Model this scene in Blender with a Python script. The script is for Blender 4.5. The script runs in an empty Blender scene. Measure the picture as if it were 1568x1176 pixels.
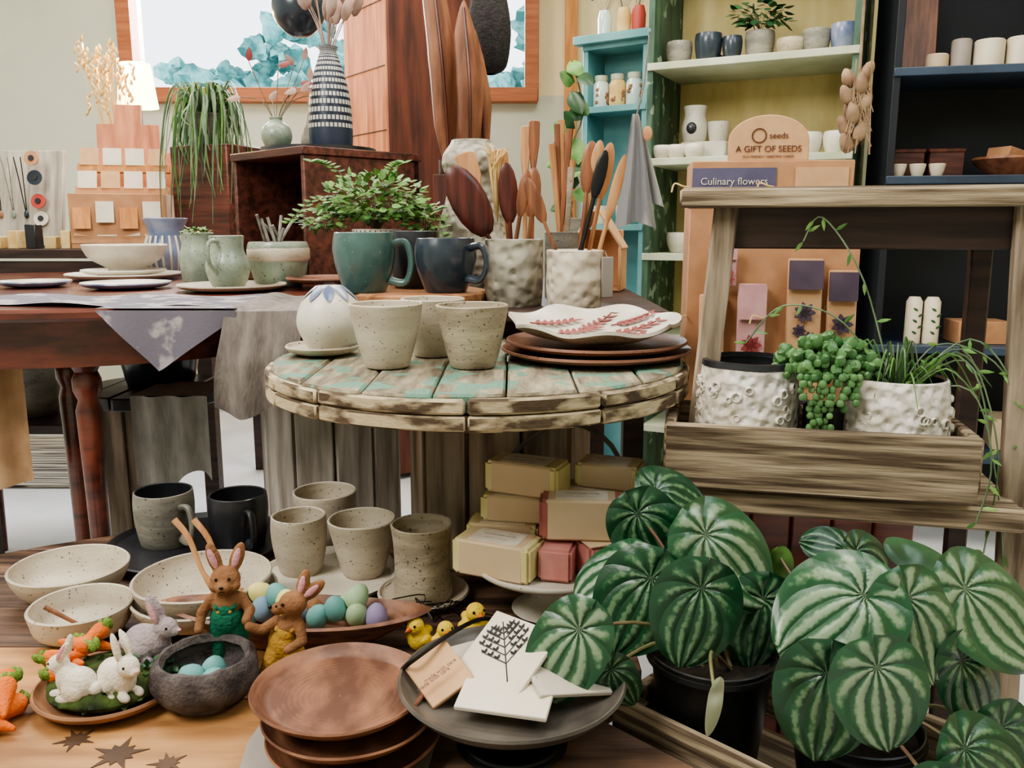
import bpy,bmesh,math,random
from mathutils import Vector,Matrix,Euler,noise
random.seed(7)
pi=math.pi
I4=Matrix.Identity(4)
def lin(c):
    return tuple(((x/255)/12.92 if x/255<=.04045 else ((x/255+.055)/1.055)**2.4) for x in c)+(1,)
# ---------------------------------------------------------------- materials
def mat(name,c1,c2=None,sc=8,st=(1,1,1),rough=.5,bump=0,bs=None,vor=False,speck=None,ss=150,sth=.66,metal=0,coat=0,em=0,island=0,uv=False,detail=5,lo=.35,hi=.65,trans=0,spec=.5):
    m=bpy.data.materials.new(name);m.use_nodes=True
    nt=m.node_tree;N=nt.nodes;L=nt.links;b=N['Principled BSDF']
    b.inputs['Roughness'].default_value=rough;b.inputs['Metallic'].default_value=metal
    b.inputs['Coat Weight'].default_value=coat;b.inputs['Coat Roughness'].default_value=.12
    b.inputs['Specular IOR Level'].default_value=spec
    b.inputs['Transmission Weight'].default_value=trans
    tc=N.new('ShaderNodeTexCoord');mp=N.new('ShaderNodeMapping');mp.inputs['Scale'].default_value=st
    L.new(tc.outputs['UV' if uv else 'Object'],mp.inputs[0])
    n=N.new('ShaderNodeTexNoise');n.inputs['Scale'].default_value=sc;n.inputs['Detail'].default_value=detail
    L.new(mp.outputs[0],n.inputs['Vector'])
    r=N.new('ShaderNodeValToRGB');r.color_ramp.elements[0].position=lo;r.color_ramp.elements[1].position=hi
    c2=c2 or tuple(x*.88 for x in c1)
    r.color_ramp.elements[0].color=lin(c1);r.color_ramp.elements[1].color=lin(c2)
    L.new(n.outputs['Fac'],r.inputs[0]);col=r.outputs[0]
    if island:
        g=N.new('ShaderNodeNewGeometry');h=N.new('ShaderNodeHueSaturation')
        mm=N.new('ShaderNodeMapRange');mm.inputs[3].default_value=1-island;mm.inputs[4].default_value=1+island
        L.new(g.outputs['Random Per Island'],mm.inputs[0]);L.new(mm.outputs[0],h.inputs['Value']);L.new(col,h.inputs['Color']);col=h.outputs[0]
        ad=N.new('ShaderNodeVectorMath');ad.operation='ADD';sc_=N.new('ShaderNodeMath');sc_.operation='MULTIPLY';sc_.inputs[1].default_value=37
        L.new(g.outputs['Random Per Island'],sc_.inputs[0]);L.new(mp.outputs[0],ad.inputs[0]);L.new(sc_.outputs[0],ad.inputs[1]);L.new(ad.outputs[0],n.inputs['Vector'])
    if speck:
        n2=N.new('ShaderNodeTexNoise');n2.inputs['Scale'].default_value=ss;n2.inputs['Detail'].default_value=3;L.new(tc.outputs['Object'],n2.inputs['Vector'])
        r2=N.new('ShaderNodeValToRGB');r2.color_ramp.elements[0].position=sth;r2.color_ramp.elements[1].position=sth+.04
        L.new(n2.outputs['Fac'],r2.inputs[0]);mx=N.new('ShaderNodeMixRGB');mx.inputs[2].default_value=lin(speck)
        L.new(r2.outputs[0],mx.inputs[0]);L.new(col,mx.inputs[1]);col=mx.outputs[0]
    L.new(col,b.inputs['Base Color'])
    if em:
        L.new(col,b.inputs['Emission Color']);b.inputs['Emission Strength'].default_value=em
    if bump:
        bn=N.new('ShaderNodeBump');bn.inputs['Strength'].default_value=bump;bn.inputs['Distance'].default_value=.004
        if vor:
            t=N.new('ShaderNodeTexVoronoi');t.feature='SMOOTH_F1';t.inputs['Scale'].default_value=bs or 60;L.new(tc.outputs['Object'],t.inputs['Vector']);o=t.outputs['Distance'];bn.inputs['Distance'].default_value=.012
        else:
            t=N.new('ShaderNodeTexNoise');t.inputs['Scale'].default_value=bs or sc*2;t.inputs['Detail'].default_value=6
            L.new((ad if island else mp).outputs[0],t.inputs['Vector']);o=t.outputs['Fac']
        L.new(o,bn.inputs['Height']);L.new(bn.outputs[0],b.inputs['Normal'])
    return m
def wood(name,c1,c2,ax='x',g=6,rough=.55,bump=.3,island=0,k=14,coat=0,lo=.35,hi=.65):
    st={'x':(1,k,k),'y':(k,1,k),'z':(k,k,1)}[ax]
    return mat(name,c1,c2,sc=g,st=st,rough=rough,bump=bump,bs=g*1.5,island=island,coat=coat,lo=lo,hi=hi)
M={}
M['wall']=mat('wall_paint',(206,210,196),(198,203,188),sc=2,rough=.9)
M['wallc']=mat('wall_cream',(236,226,186),(228,216,174),sc=2,rough=.9)
M['ceil']=mat('ceiling_paint',(225,222,212),rough=.9)
M['floor']=mat('floor_paint',(232,232,236),(212,213,218),sc=3,rough=.45,bump=.05)
M['tim']=wood('timber_pale_lit',(208,138,98),(164,96,62),'z',g=4,k=8)
M['timd']=wood('timber_dark_shaded',(110,58,42),(70,36,28),'z',g=4,k=8)
M['frame']=wood('window_frame_wood',(180,112,74),(156,90,56),'x',g=4)
M['orange']=wood('orange_trim_wood',(214,150,86),(186,122,62),'z',g=4)
M['mahog']=wood('mahogany',(120,60,44),(72,34,26),'x',g=3,rough=.3,coat=.4,bump=.05)
M['spool']=mat('weathered_teal_board',(164,154,130),(98,88,72),sc=6,st=(9,1.6,6),rough=.85,bump=.8,bs=14,island=.12,speck=(106,142,124),ss=20,sth=.53)
M['spoolrim']=mat('peeling_board_edge',(196,180,150),(92,76,60),sc=16,st=(1,1,2.5),rough=.85,bump=1,bs=30,island=.10,lo=.44,hi=.56)
M['plank']=wood('grey_plank',(170,152,134),(96,80,68),'z',g=4,k=9,island=.25,rough=.8,bump=.6)
M['plankw']=wood('pale_plank',(192,184,174),(128,116,106),'z',g=4,k=9,island=.2,rough=.8,bump=.6)
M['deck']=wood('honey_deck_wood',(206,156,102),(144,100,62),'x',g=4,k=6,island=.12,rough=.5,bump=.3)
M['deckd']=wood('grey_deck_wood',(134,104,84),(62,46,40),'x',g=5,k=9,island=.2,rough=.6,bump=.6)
M['print']=mat('leaf_mark',(92,68,48),(72,52,38),sc=30,rough=.6)
M['grey']=wood('driftwood',(180,162,136),(92,76,60),'x',g=5,k=18,island=.1,rough=.85,bump=1,lo=.38,hi=.6)
M['greyz']=wood('driftwood_leg',(168,152,132),(102,86,70),'z',g=5,k=12,rough=.85,bump=.9)
M['dkw']=wood('dark_stained_wood',(72,50,42),(40,27,24),'x',g=4,rough=.5)
M['dkred']=wood('red_brown_box_wood',(112,64,52),(64,36,30),'x',g=4,rough=.5)
M['plyw']=wood('yellow_plywood',(230,212,156),(206,184,124),'z',g=3,k=4,rough=.7,bump=.1)
M['green']=mat('distressed_green',(84,116,94),(50,76,62),sc=6,st=(3,3,1),rough=.6,bump=.3,speck=(146,168,146),ss=18,sth=.6)
M['shelf']=mat('pale_green_shelf',(204,208,186),(174,182,154),sc=6,rough=.6,bump=.2)
M['teal']=mat('teal_cabinet_paint',(122,176,178),(96,152,158),sc=6,rough=.5)
M['ink']=mat('blue_black_cabinet',(24,28,36),(16,20,27),sc=5,rough=.6)
M['inkb']=mat('blue_shelf_edge',(58,74,94),(44,56,74),sc=5,rough=.5)
M['kraft']=mat('kraft_card',(194,146,108),(182,134,98),sc=30,rough=.85)
M['kraftl']=mat('pale_kraft',(212,170,130),(202,160,120),sc=30,rough=.85)
M['cer']=mat('speckled_ceramic',(204,194,176),(170,158,140),sc=10,st=(1,1,3),rough=.6,speck=(96,80,64),ss=230,sth=.65,bump=.45,bs=22)
M['cerw']=mat('white_ceramic',(226,220,206),(204,196,182),sc=12,rough=.45,speck=(130,114,94),ss=230,sth=.67,coat=.15,bump=.15,bs=30)
M['cerb']=mat('buff_ceramic',(186,174,152),(138,126,108),sc=10,st=(1,1,3),rough=.65,speck=(86,72,56),ss=220,sth=.64,bump=.6,bs=26)
M['cergy']=mat('grey_ceramic',(150,146,134),(110,106,100),sc=12,st=(1,1,3),rough=.5,speck=(66,60,54),ss=200,sth=.65,bump=.3,bs=30)
M['blk']=mat('black_glaze',(50,52,58),(34,34,38),sc=12,rough=.35,coat=.3)
M['navy']=mat('navy_glaze',(54,64,76),(38,46,56),sc=10,rough=.28,coat=.5)
M['tealg']=mat('teal_glaze',(80,110,106),(56,84,84),sc=10,rough=.28,coat=.5,speck=(112,138,126),ss=160,sth=.68)
M['celad']=mat('celadon_glaze',(156,168,150),(112,126,112),sc=14,rough=.35,coat=.3,speck=(80,90,80),ss=160,sth=.64)
M['bumpw']=mat('textured_white_pot',(222,210,192),(190,178,160),sc=14,rough=.5,bump=.8,bs=58,vor=True)
M['bumpg']=mat('textured_grey_pot',(186,180,164),(126,120,106),sc=14,rough=.5,bump=.9,bs=60,vor=True)
M['coral']=mat('coral_texture_white',(238,232,224),(206,196,182),sc=30,rough=.55,bump=.8,bs=90,vor=True,lo=.4,hi=.6)
M['blueg']=mat('blue_glaze',(92,108,144),(156,160,180),sc=12,rough=.3,coat=.4)
M['terra']=mat('terracotta',(160,116,86),(138,98,72),sc=12,rough=.6,bump=.1)
M['brownp']=mat('brown_stoneware',(146,102,82),(114,76,60),sc=10,rough=.5,speck=(80,50,40),ss=180,sth=.64)
M['walnut']=mat('turned_wood',(156,110,84),(104,68,52),sc=9,st=(2.5,1.2,8),rough=.5,coat=.1,lo=.4,hi=.6)
M['spoonw']=wood('spoon_wood',(208,160,114),(180,126,84),'z',g=6,rough=.5,bump=.1)
M['spoond']=wood('dark_spoon_wood',(104,54,46),(66,32,28),'z',g=6,rough=.35,bump=.1)
M['spoonm']=wood('olive_spoon_wood',(158,104,74),(112,70,50),'z',g=6,rough=.4,bump=.1)
M['slab']=wood('slab_wood',(200,148,106),(146,94,64),'x',g=6,rough=.5)
M['leaf']=mat('herb_leaf',(120,160,84),(70,114,54),sc=20,rough=.45,island=.3)
M['leafd']=mat('deep_leaf',(62,102,62),(36,70,46),sc=20,rough=.35,island=.25)
M['leafg']=mat('sage_strand',(128,148,114),(84,110,80),sc=20,rough=.45,island=.3)
M['stem']=mat('plant_stem',(124,128,86),(116,84,68),sc=20,rough=.5)
M['pearl']=mat('succulent_green',(118,158,102),(74,118,72),sc=20,rough=.35,island=.2)
M['moss']=mat('moss',(74,90,42),(34,46,24),sc=60,rough=1,bump=1,bs=120)
M['soil']=mat('soil',(54,42,34),(28,22,18),sc=60,rough=1,bump=1,bs=120)
M['black']=mat('black_plastic',(22,24,28),(16,18,20),rough=.4)
M['wire']=mat('dark_iron',(40,34,32),rough=.45,metal=.6)
M['pewt']=mat('pewter_glaze',(110,104,96),(70,64,60),sc=12,rough=.4,coat=.2)
M['feltbr']=mat('brown_felt',(160,118,88),(128,92,66),sc=40,rough=1,bump=.6,bs=300,spec=.1)
M['feltgr']=mat('green_felt',(56,124,98),(40,100,78),sc=40,rough=1,bump=.6,bs=300,spec=.1)
M['feltye']=mat('mustard_felt',(196,156,82),(168,128,62),sc=40,rough=1,bump=.6,bs=300,spec=.1)
M['feltw']=mat('white_felt',(230,222,208),(212,202,186),sc=40,rough=1,bump=.5,bs=300,spec=.1)
M['feltli']=mat('lilac_grey_felt',(178,164,166),(156,142,148),sc=40,rough=1,bump=.6,bs=300,spec=.1)
M['feltpk']=mat('pink_felt',(218,166,174),(200,148,156),sc=40,rough=1,bump=.4,bs=300,spec=.1)
M['feltgy']=mat('charcoal_felt',(112,104,102),(74,68,68),sc=40,rough=1,bump=.8,bs=260,spec=.1)
M['feltor']=mat('orange_felt',(232,130,74),(212,108,54),sc=40,rough=1,bump=.6,bs=300,spec=.1)
M['feltlg']=mat('lime_felt',(144,168,92),(112,142,70),sc=40,rough=1,bump=.6,bs=300,spec=.1)
M['chick']=mat('yellow_felt',(242,212,92),(228,192,68),sc=40,rough=1,bump=.6,bs=300,spec=.1)
M['eggt']=mat('teal_egg',(120,176,172),(98,154,152),sc=20,rough=.8)
M['eggb']=mat('blue_egg',(138,164,184),(118,144,168),sc=20,rough=.8)
M['eggg']=mat('green_egg',(166,190,152),(142,168,130),sc=20,rough=.8)
M['eggy']=mat('yellow_egg',(228,216,142),(212,198,120),sc=20,rough=.8)
M['eggl']=mat('lilac_egg',(158,144,178),(138,124,160),sc=20,rough=.8)
M['dot']=mat('bead_black',(12,12,12),rough=.2)
M['paper']=mat('cream_paper',(228,218,200),(218,206,188),sc=20,rough=.85)
M['paperg']=mat('speckled_paper',(208,198,184),(198,188,174),sc=20,rough=.85,speck=(150,140,130),ss=120,sth=.66)
M['soapw']=mat('soap_wrapper',(222,198,166),(212,186,152),sc=10,rough=.6)
M['soapp']=mat('pink_soap',(210,148,140),(196,128,122),sc=30,rough=.5)
M['soapy']=mat('yellow_soap',(228,218,166),(216,202,144),sc=30,rough=.5)
M['soapr']=mat('rose_soap',(186,116,108),(162,92,88),sc=30,rough=.5)
M['label']=mat('label_white',(236,228,214),(222,208,190),sc=60,rough=.7)
M['linen']=mat('grey_linen',(144,136,130),(116,108,104),sc=60,st=(1,1,.3),rough=.95,bump=.5,bs=200)
M['linenl']=mat('light_linen',(184,180,172),(160,156,150),sc=60,st=(1,1,.3),rough=.95,bump=.5,bs=200)
M['lav']=mat('lavender_print_cloth',(114,110,122),(166,160,162),sc=18,rough=.95,lo=.52,hi=.58,bump=.2,bs=200)
M['tanc']=mat('tan_cloth',(184,150,116),(160,126,94),sc=20,rough=.95)
M['towel']=mat('grey_towel',(190,186,174),(126,126,128),sc=4,st=(1,1,.3),rough=.95,bump=.3,bs=120,lo=.45,hi=.55)
M['gold']=mat('dried_grass',(234,208,152),(208,172,110),sc=20,rough=.9,island=.2)
M['pamp']=mat('pink_dried_flower',(196,172,158),(160,126,116),sc=20,rough=.9,island=.2)
M['podw']=mat('pod_brown',(158,106,78),(110,70,50),sc=6,st=(6,6,1),rough=.5,bump=.3)
M['seagr']=mat('woven_black',(48,42,42),(24,22,24),sc=60,rough=.8,bump=1,bs=140)
M['gourd']=mat('dried_gourd',(178,150,120),(128,102,80),sc=20,rough=.8,bump=.5)
M['glass']=mat('jar_glass',(210,222,216),(196,210,206),rough=.1,coat=.5)
M['purple']=mat('purple_label',(100,96,122),(88,84,110),sc=20,rough=.7)
M['pinkp']=mat('pink_packet',(206,164,160),(190,142,142),sc=20,rough=.7)
M['purp']=mat('plum_packet',(98,82,96),(80,66,82),sc=20,rough=.7)
M['redpr']=mat('red_print',(156,76,72),(128,56,58),rough=.5)
M['wax']=mat('candle_wax',(234,222,200),(224,210,184),rough=.5,sc=10)
M['waxg']=mat('grey_candle',(176,164,156),(160,148,140),rough=.5,sc=10)
M['slate']=mat('grey_paper_board',(172,164,156),(154,146,138),sc=6,rough=.7)
M['red']=mat('red_thing',(190,76,66),rough=.5)
M['jean']=mat('jewel_board',(192,184,170),(148,140,130),sc=5,st=(10,1,1),rough=.8,bump=.4)
M['shade']=mat('warm_shade',(255,228,170),rough=.8,em=9)
M['tree']=mat('tree_foliage_glow',(58,112,112),(124,176,176),sc=5,rough=1,lo=.4,hi=.6,em=.25,island=.3)  # foliage emits a little, standing in for bright daylight on it
M['rug']=mat('rug_stripe',(60,56,56),(190,180,168),sc=14,st=(.1,6,1),rough=.95,lo=.48,hi=.52)
def pepmat(name,dark,mid,silver,p0,p1):
    # uv.x : meridian coordinate (0 on midrib .. 1 behind petiole), uv.y : 0 centre .. 1 margin
    m=bpy.data.materials.new(name);m.use_nodes=True;nt=m.node_tree;N=nt.nodes;L=nt.links;b=N['Principled BSDF']
    tc=N.new('ShaderNodeTexCoord');sx=N.new('ShaderNodeSeparateXYZ');L.new(tc.outputs['UV'],sx.inputs[0])
    nz=N.new('ShaderNodeTexNoise');nz.inputs['Scale'].default_value=170;nz.inputs['Detail'].default_value=4;L.new(tc.outputs['Object'],nz.inputs['Vector'])
    n3=N.new('ShaderNodeTexNoise');n3.inputs['Scale'].default_value=40;L.new(tc.outputs['Object'],n3.inputs['Vector'])
    def mth(op,a,bv=None):
        n=N.new('ShaderNodeMath');n.operation=op
        for i,v in enumerate((a,bv)):
            if v is None: continue
            if isinstance(v,(int,float)): n.inputs[i].default_value=v
            else: L.new(v,n.inputs[i])
        return n.outputs[0]
    uu=mth('ADD',sx.outputs[0],mth('MULTIPLY',mth('SUBTRACT',n3.outputs['Fac'],.5),.05))
    s0=mth('ABSOLUTE',mth('SINE',mth('MULTIPLY',uu,5.0*pi)))
    s=mth('ADD',s0,mth('MULTIPLY',mth('SUBTRACT',nz.outputs['Fac'],.5),.9))
    s=mth('SUBTRACT',s,mth('MULTIPLY',mth('POWER',sx.outputs[1],6),1.0))
    r=N.new('ShaderNodeValToRGB');e=r.color_ramp.elements
    e[0].position=p0;e[0].color=lin(dark);e[1].position=p1;e[1].color=lin(silver)
    x=e.new((p0+p1)/2-.03);x.color=lin(mid)
    L.new(s,r.inputs[0]);L.new(r.outputs[0],b.inputs['Base Color'])
    b.inputs['Roughness'].default_value=.3;b.inputs['Coat Weight'].default_value=.4;b.inputs['Coat Roughness'].default_value=.15
    bn=N.new('ShaderNodeBump');bn.inputs['Strength'].default_value=.7;bn.inputs['Distance'].default_value=.003
    L.new(s0,bn.inputs['Height']);L.new(bn.outputs[0],b.inputs['Normal'])
    return m
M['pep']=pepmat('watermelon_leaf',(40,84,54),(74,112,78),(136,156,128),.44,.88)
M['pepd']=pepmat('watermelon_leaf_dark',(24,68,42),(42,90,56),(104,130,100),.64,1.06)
def stripemat():
    m=bpy.data.materials.new('striped_vase_glaze');m.use_nodes=True;nt=m.node_tree;N=nt.nodes;L=nt.links;b=N['Principled BSDF']
    tc=N.new('ShaderNodeTexCoord');mp=N.new('ShaderNodeMapping');mp.inputs['Scale'].default_value=(9,7,1);L.new(tc.outputs['UV'],mp.inputs[0])
    br=N.new('ShaderNodeTexBrick');br.inputs['Color1'].default_value=lin((206,204,196));br.inputs['Color2'].default_value=lin((190,188,182));br.inputs['Mortar'].default_value=lin((34,42,60))
    br.inputs['Scale'].default_value=2.2;br.inputs['Mortar Size'].default_value=.09;br.inputs['Brick Width'].default_value=.6;br.inputs['Row Height'].default_value=.4
    L.new(mp.outputs[0],br.inputs['Vector']);sx=N.new('ShaderNodeSeparateXYZ');L.new(tc.outputs['UV'],sx.inputs[0])
    r=N.new('ShaderNodeValToRGB');r.color_ramp.interpolation='CONSTANT';e=r.color_ramp.elements;e[0].position=0;e[0].color=(1,1,1,1);e[1].position=.26;e[1].color=(0,0,0,1)
    x=e.new(.72);x.color=(1,1,1,1)
    mx=N.new('ShaderNodeMixRGB');L.new(sx.outputs[1],r.inputs[0])
    mx.inputs[2].default_value=lin((44,52,72));L.new(r.outputs[0],mx.inputs[0]);L.new(br.outputs[0],mx.inputs[1])
    L.new(mx.outputs[0],b.inputs['Base Color']);b.inputs['Roughness'].default_value=.4
    return m
M['stripe']=stripemat()
# ---------------------------------------------------------------- builder
def cr(pts,n):
    P=[Vector(p) for p in pts];out=[]
    if n<=1: return P
    for i in range(len(P)-1):
        p0=P[max(i-1,0)];p1=P[i];p2=P[i+1];p3=P[min(i+2,len(P)-1)]
        for k in range(n):
            t=k/n;out.append(.5*((2*p1)+(p2-p0)*t+(2*p0-5*p1+4*p2-p3)*t*t+(3*p1-p0-3*p2+p3)*t**3))
    out.append(P[-1]);return out
def T(x=0,y=0,z=0,rx=0,ry=0,rz=0,s=1):
    return Matrix.Translation((x,y,z))@Euler((math.radians(rx),math.radians(ry),math.radians(rz))).to_matrix().to_4x4()@Matrix.Scale(s,4)
def basis(o,t,n):
    y=Vector(t).normalized();z=Vector(n);z=(z-y*z.dot(y)).normalized();x=y.cross(z)
    m=Matrix((x,y,z)).transposed().to_4x4();m.translation=o;return m
class O:
    def __init__(s,name):
        s.name=name;s.bm=bmesh.new();s.mats=[];s.uv=s.bm.loops.layers.uv.new('UVMap')
    def mi(s,m):
        m=M[m] if isinstance(m,str) else m
        if m not in s.mats:s.mats.append(m)
        return s.mats.index(m)
    def add(s,V,F,m,X=I4,uvs=None,mf=None):
        i=s.mi(m);vs=[s.bm.verts.new(X@Vector(v)) for v in V]
        for k,f in enumerate(F):
            if len(set(f))<3: continue
            try:fa=s.bm.faces.new([vs[j] for j in f])
            except ValueError: continue
            fa.material_index=i if not mf else s.mi(mf(k));fa.smooth=True
            if uvs:
                for lp,j in zip(fa.loops,f): lp[s.uv].uv=uvs[k][f.index(j)] if isinstance(uvs[0],list) else uvs[j]
        return s
    def addbm(s,b,m,X=I4):
        b.verts.ensure_lookup_table();b.verts.index_update()
        s.add([v.co.copy() for v in b.verts],[[v.index for v in f.verts] for f in b.faces],m,X);b.free();return s
    def box(s,c,d,m,rot=(0,0,0),bev=.002,X=I4,seg=1):
        b=bmesh.new();bmesh.ops.create_cube(b,size=1)
        for v in b.verts: v.co=Vector((v.co.x*d[0],v.co.y*d[1],v.co.z*d[2]))
        if bev: bmesh.ops.bevel(b,geom=b.edges[:],offset=min(bev,min(d)*.45),segments=seg,affect='EDGES')
        return s.addbm(b,m,X@T(*c,*rot))
    def beam(s,a,b_,w,d,m,bev=.003,up=(0,1,0)):
        a=Vector(a);b_=Vector(b_);t=b_-a;X=basis((a+b_)/2,t,up)
        return s.box((0,0,0),(w,t.length,d),m,bev=bev,X=X)
    def prism(s,pts,z0,z1,m,X=I4,bev=.0015):
        b=bmesh.new();vs=[b.verts.new((p[0],p[1],z0)) for p in pts];f=b.faces.new(vs)
        r=bmesh.ops.extrude_face_region(b,geom=[f])
        for v in r['geom']:
            if isinstance(v,bmesh.types.BMVert): v.co.z=z1
        bmesh.ops.recalc_face_normals(b,faces=b.faces)
        if bev:
            ed=[e for e in b.edges if len(e.link_faces)==2 and e.calc_face_angle(0)>.6]
            bmesh.ops.bevel(b,geom=ed,offset=bev,segments=1,affect='EDGES')
        return s.addbm(b,m,X)
    def lathe(s,prof,m,seg=40,X=I4,wob=0,sm=1,seed=0,split=None,m2=None):
        P=cr([(a,b) for a,b in prof],sm);n=len(P);V=[];F=[]
        for j,p in enumerate(P):
            for i in range(seg):
                a=2*pi*i/seg
                w=1+wob*noise.noise(Vector((math.cos(a)*1.3+seed*3.1,math.sin(a)*1.3,p[1]*9+seed))) if wob else 1
                r=max(p[0],1e-5)*w
                V.append((r*math.cos(a),r*math.sin(a),p[1]+(wob*.25*p[0]*noise.noise(Vector((math.cos(a)*1.2+seed,math.sin(a)*1.2,seed*7))) if wob else 0)))
        ms=[];U=[]
        for j in range(n-1):
            for i in range(seg):
                k=(i+1)%seg;F.append([j*seg+i,j*seg+k,(j+1)*seg+k,(j+1)*seg+i])
                U.append([(i/seg,j/(n-1)),((i+1)/seg,j/(n-1)),((i+1)/seg,(j+1)/(n-1)),(i/seg,(j+1)/(n-1))])
                ms.append(m2 if (split is not None and j>=split*sm) else m)
        return s.add(V,F,m,X,uvs=U,mf=(lambda k:ms[k]) if split is not None else None)
    def vessel(s,pr,th,m,m2=None,X=I4,seg=40,wob=0,seed=0,n=4,foot=True):
        out=cr(pr,n);z0=pr[0][1];inn=[]
        for i,p in enumerate(out):
            a=out[max(i-1,0)];b=out[min(i+1,len(out)-1)];t=(b-a).normalized()
            q=Vector((p[0]-t[1]*th,p[1]+t[0]*th));q[0]=max(q[0],.001);q[1]=max(q[1],z0+th);inn.append(q)
        e=out[-1];f=inn[-1]
        prof=[(0,z0)]+[tuple(p) for p in out]+[((e[0]+f[0])/2,(e[1]+f[1])/2+th*.35)]+[tuple(p) for p in reversed(inn)]+[(0,inn[0][1])]
        return s.lathe(prof,m,seg,X,wob,1,seed,split=len(out)+1,m2=m2 or m)
    def tube(s,pts,r,m,seg=8,sm=4,X=I4,flat=1):
        P=cr(pts,sm);n=len(P);rs=r if isinstance(r,(list,tuple)) else [r,r]
        V=[];F=[];t=(P[1]-P[0]).normalized();nn=t.orthogonal().normalized()
        for j,p in enumerate(P):
            t2=(P[min(j+1,n-1)]-P[max(j-1,0)]).normalized()
            nn=(nn-t2*nn.dot(t2)).normalized();bb=t2.cross(nn)
            f=j/(n-1)*(len(rs)-1);k=min(int(f),len(rs)-2);rr=rs[k]*(1-(f-k))+rs[k+1]*(f-k)
            for i in range(seg):
                a=2*pi*i/seg;V.append(p+nn*math.cos(a)*rr+bb*math.sin(a)*rr*flat)
        for j in range(n-1):
            for i in range(seg):
                k=(i+1)%seg;F.append([j*seg+i,j*seg+k,(j+1)*seg+k,(j+1)*seg+i])
        F.append(list(range(seg))[::-1]);F.append([(n-1)*seg+i for i in range(seg)])
        return s.add(V,F,m,X)
    def ell(s,c,r,m,rot=(0,0,0),seg=16,X=I4,egg=0):
        V=[];F=[];h=seg//2
        for j in range(h+1):
            ph=pi*j/h
            for i in range(seg):
                a=2*pi*i/seg;z=math.cos(ph);k=math.sin(ph)*(1-egg*z)
                V.append((r[0]*k*math.cos(a),r[1]*k*math.sin(a),r[2]*z))
        for j in range(h):
            for i in range(seg):
                k=(i+1)%seg;F.append([j*seg+i,(j+1)*seg+i,(j+1)*seg+k,j*seg+k])
        return s.add(V,F,m,X@T(*c,*rot))
    def sheet(s,fn,nu,nv,m,X=I4):
        V=[fn(i/nu,j/nv) for j in range(nv+1) for i in range(nu+1)];w=nu+1
        F=[[j*w+i,j*w+i+1,(j+1)*w+i+1,(j+1)*w+i] for j in range(nv) for i in range(nu)]
        return s.add(V,F,m,X,uvs=[(i/nu,j/nv) for j in range(nv+1) for i in range(nu+1)])
    def leaf(s,base,t,n,L,W,m,curl=.15,dome=.15,nu=8,nv=10,ov=False):
        X=basis(Vector(base),t,n);V=[];uv=[]
        for j in range(nv+1):
            v=j/nv
            if ov: w=W/2*((v**.44)*((1-v)**.62)/.497 if 0<v<1 else .01)
            else: w=W/2*(math.sin(pi*min(v**.7,1))**.7 if 0<v<1 else 0.02)
            for i in range(nu+1):
                u=i/nu*2-1
                x=u*w;y=v*L-(.12*L*(1-v)**2*abs(u) if ov else 0)
                z=-curl*L*v*v-dome*W*(u*u)*(w/(W/2))
                if ov:
                    z+=.02*W*math.sin(v*7+u*3)
                    th1=math.atan2(abs(x),y-.2*L);th2=math.atan2(abs(x),max(L*1.03-y,1e-4))
                    uv.append((min((th1+th2)/pi,1),abs(u)))
                    z-=.05*L*math.exp(-((x/L)**2+(y/L-.2)**2)*60)
                else: uv.append((i/nu,v))
                V.append((x,y,z))
        w_=nu+1;F=[[j*w_+i,j*w_+i+1,(j+1)*w_+i+1,(j+1)*w_+i] for j in range(nv) for i in range(nu)]
        return s.add(V,F,m,X,uvs=uv)
    def felt(s,parts,m,vox=.0014,X=I4,it=6):
        b=O('tmp');
        for p in parts:
            if p[0]=='e': b.ell(p[1],p[2],'dot',p[3] if len(p)>3 else (0,0,0),seg=20)
            else:
                a,ra,c,rc=Vector(p[1]),p[2],Vector(p[3]),p[4];k=max(3,int((c-a).length/(min(ra,rc)*.5)))
                for i in range(k+1):
                    f=i/k;r=ra+(rc-ra)*f;b.ell(tuple(a.lerp(c,f)),(r,r,r),'dot',seg=14)
        bmesh.ops.recalc_face_normals(b.bm,faces=b.bm.faces)
        bmesh.ops.remove_doubles(b.bm,verts=b.bm.verts,dist=1e-7)
        ob=b.finish();r=ob.modifiers.new('r','REMESH');r.mode='VOXEL';r.voxel_size=vox
        q=ob.modifiers.new('s','SMOOTH');q.iterations=it;q.factor=.5
        dg=bpy.context.evaluated_depsgraph_get();me=bpy.data.meshes.new_from_object(ob.evaluated_get(dg))
        s.add([v.co.copy() for v in me.vertices],[list(p.vertices) for p in me.polygons],m,X)
        bpy.data.objects.remove(ob,do_unlink=True);bpy.data.meshes.remove(me);return s
    def text(s,body,size,m,X,ext=.0006):
        cu=bpy.data.curves.new('t','FONT');cu.body=body;cu.size=size;cu.align_x='CENTER';cu.extrude=ext
        ob=bpy.data.objects.new('t',cu);bpy.context.collection.objects.link(ob)
        dg=bpy.context.evaluated_depsgraph_get();me=bpy.data.meshes.new_from_object(ob.evaluated_get(dg))
        s.add([v.co.copy() for v in me.vertices],[list(p.vertices) for p in me.polygons],m,X)
        bpy.data.objects.remove(ob,do_unlink=True);return s
    def finish(s,loc=(0,0,0),rz=0,disp=None,ang=42,rx=0,ry=0):
        if disp:
            s.bm.normal_update()
            for v in s.bm.verts: v.co+=v.normal*disp[0]*noise.noise(v.co*disp[1])
        me=bpy.data.meshes.new(s.name);s.bm.to_mesh(me);s.bm.free()
        for m in s.mats: me.materials.append(m)
        try: me.set_sharp_from_angle(angle=math.radians(ang))
        except Exception: pass
        ob=bpy.data.objects.new(s.name,me);bpy.context.collection.objects.link(ob)
        ob.location=loc;ob.rotation_euler=(math.radians(rx),math.radians(ry),math.radians(rz));return ob
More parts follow.
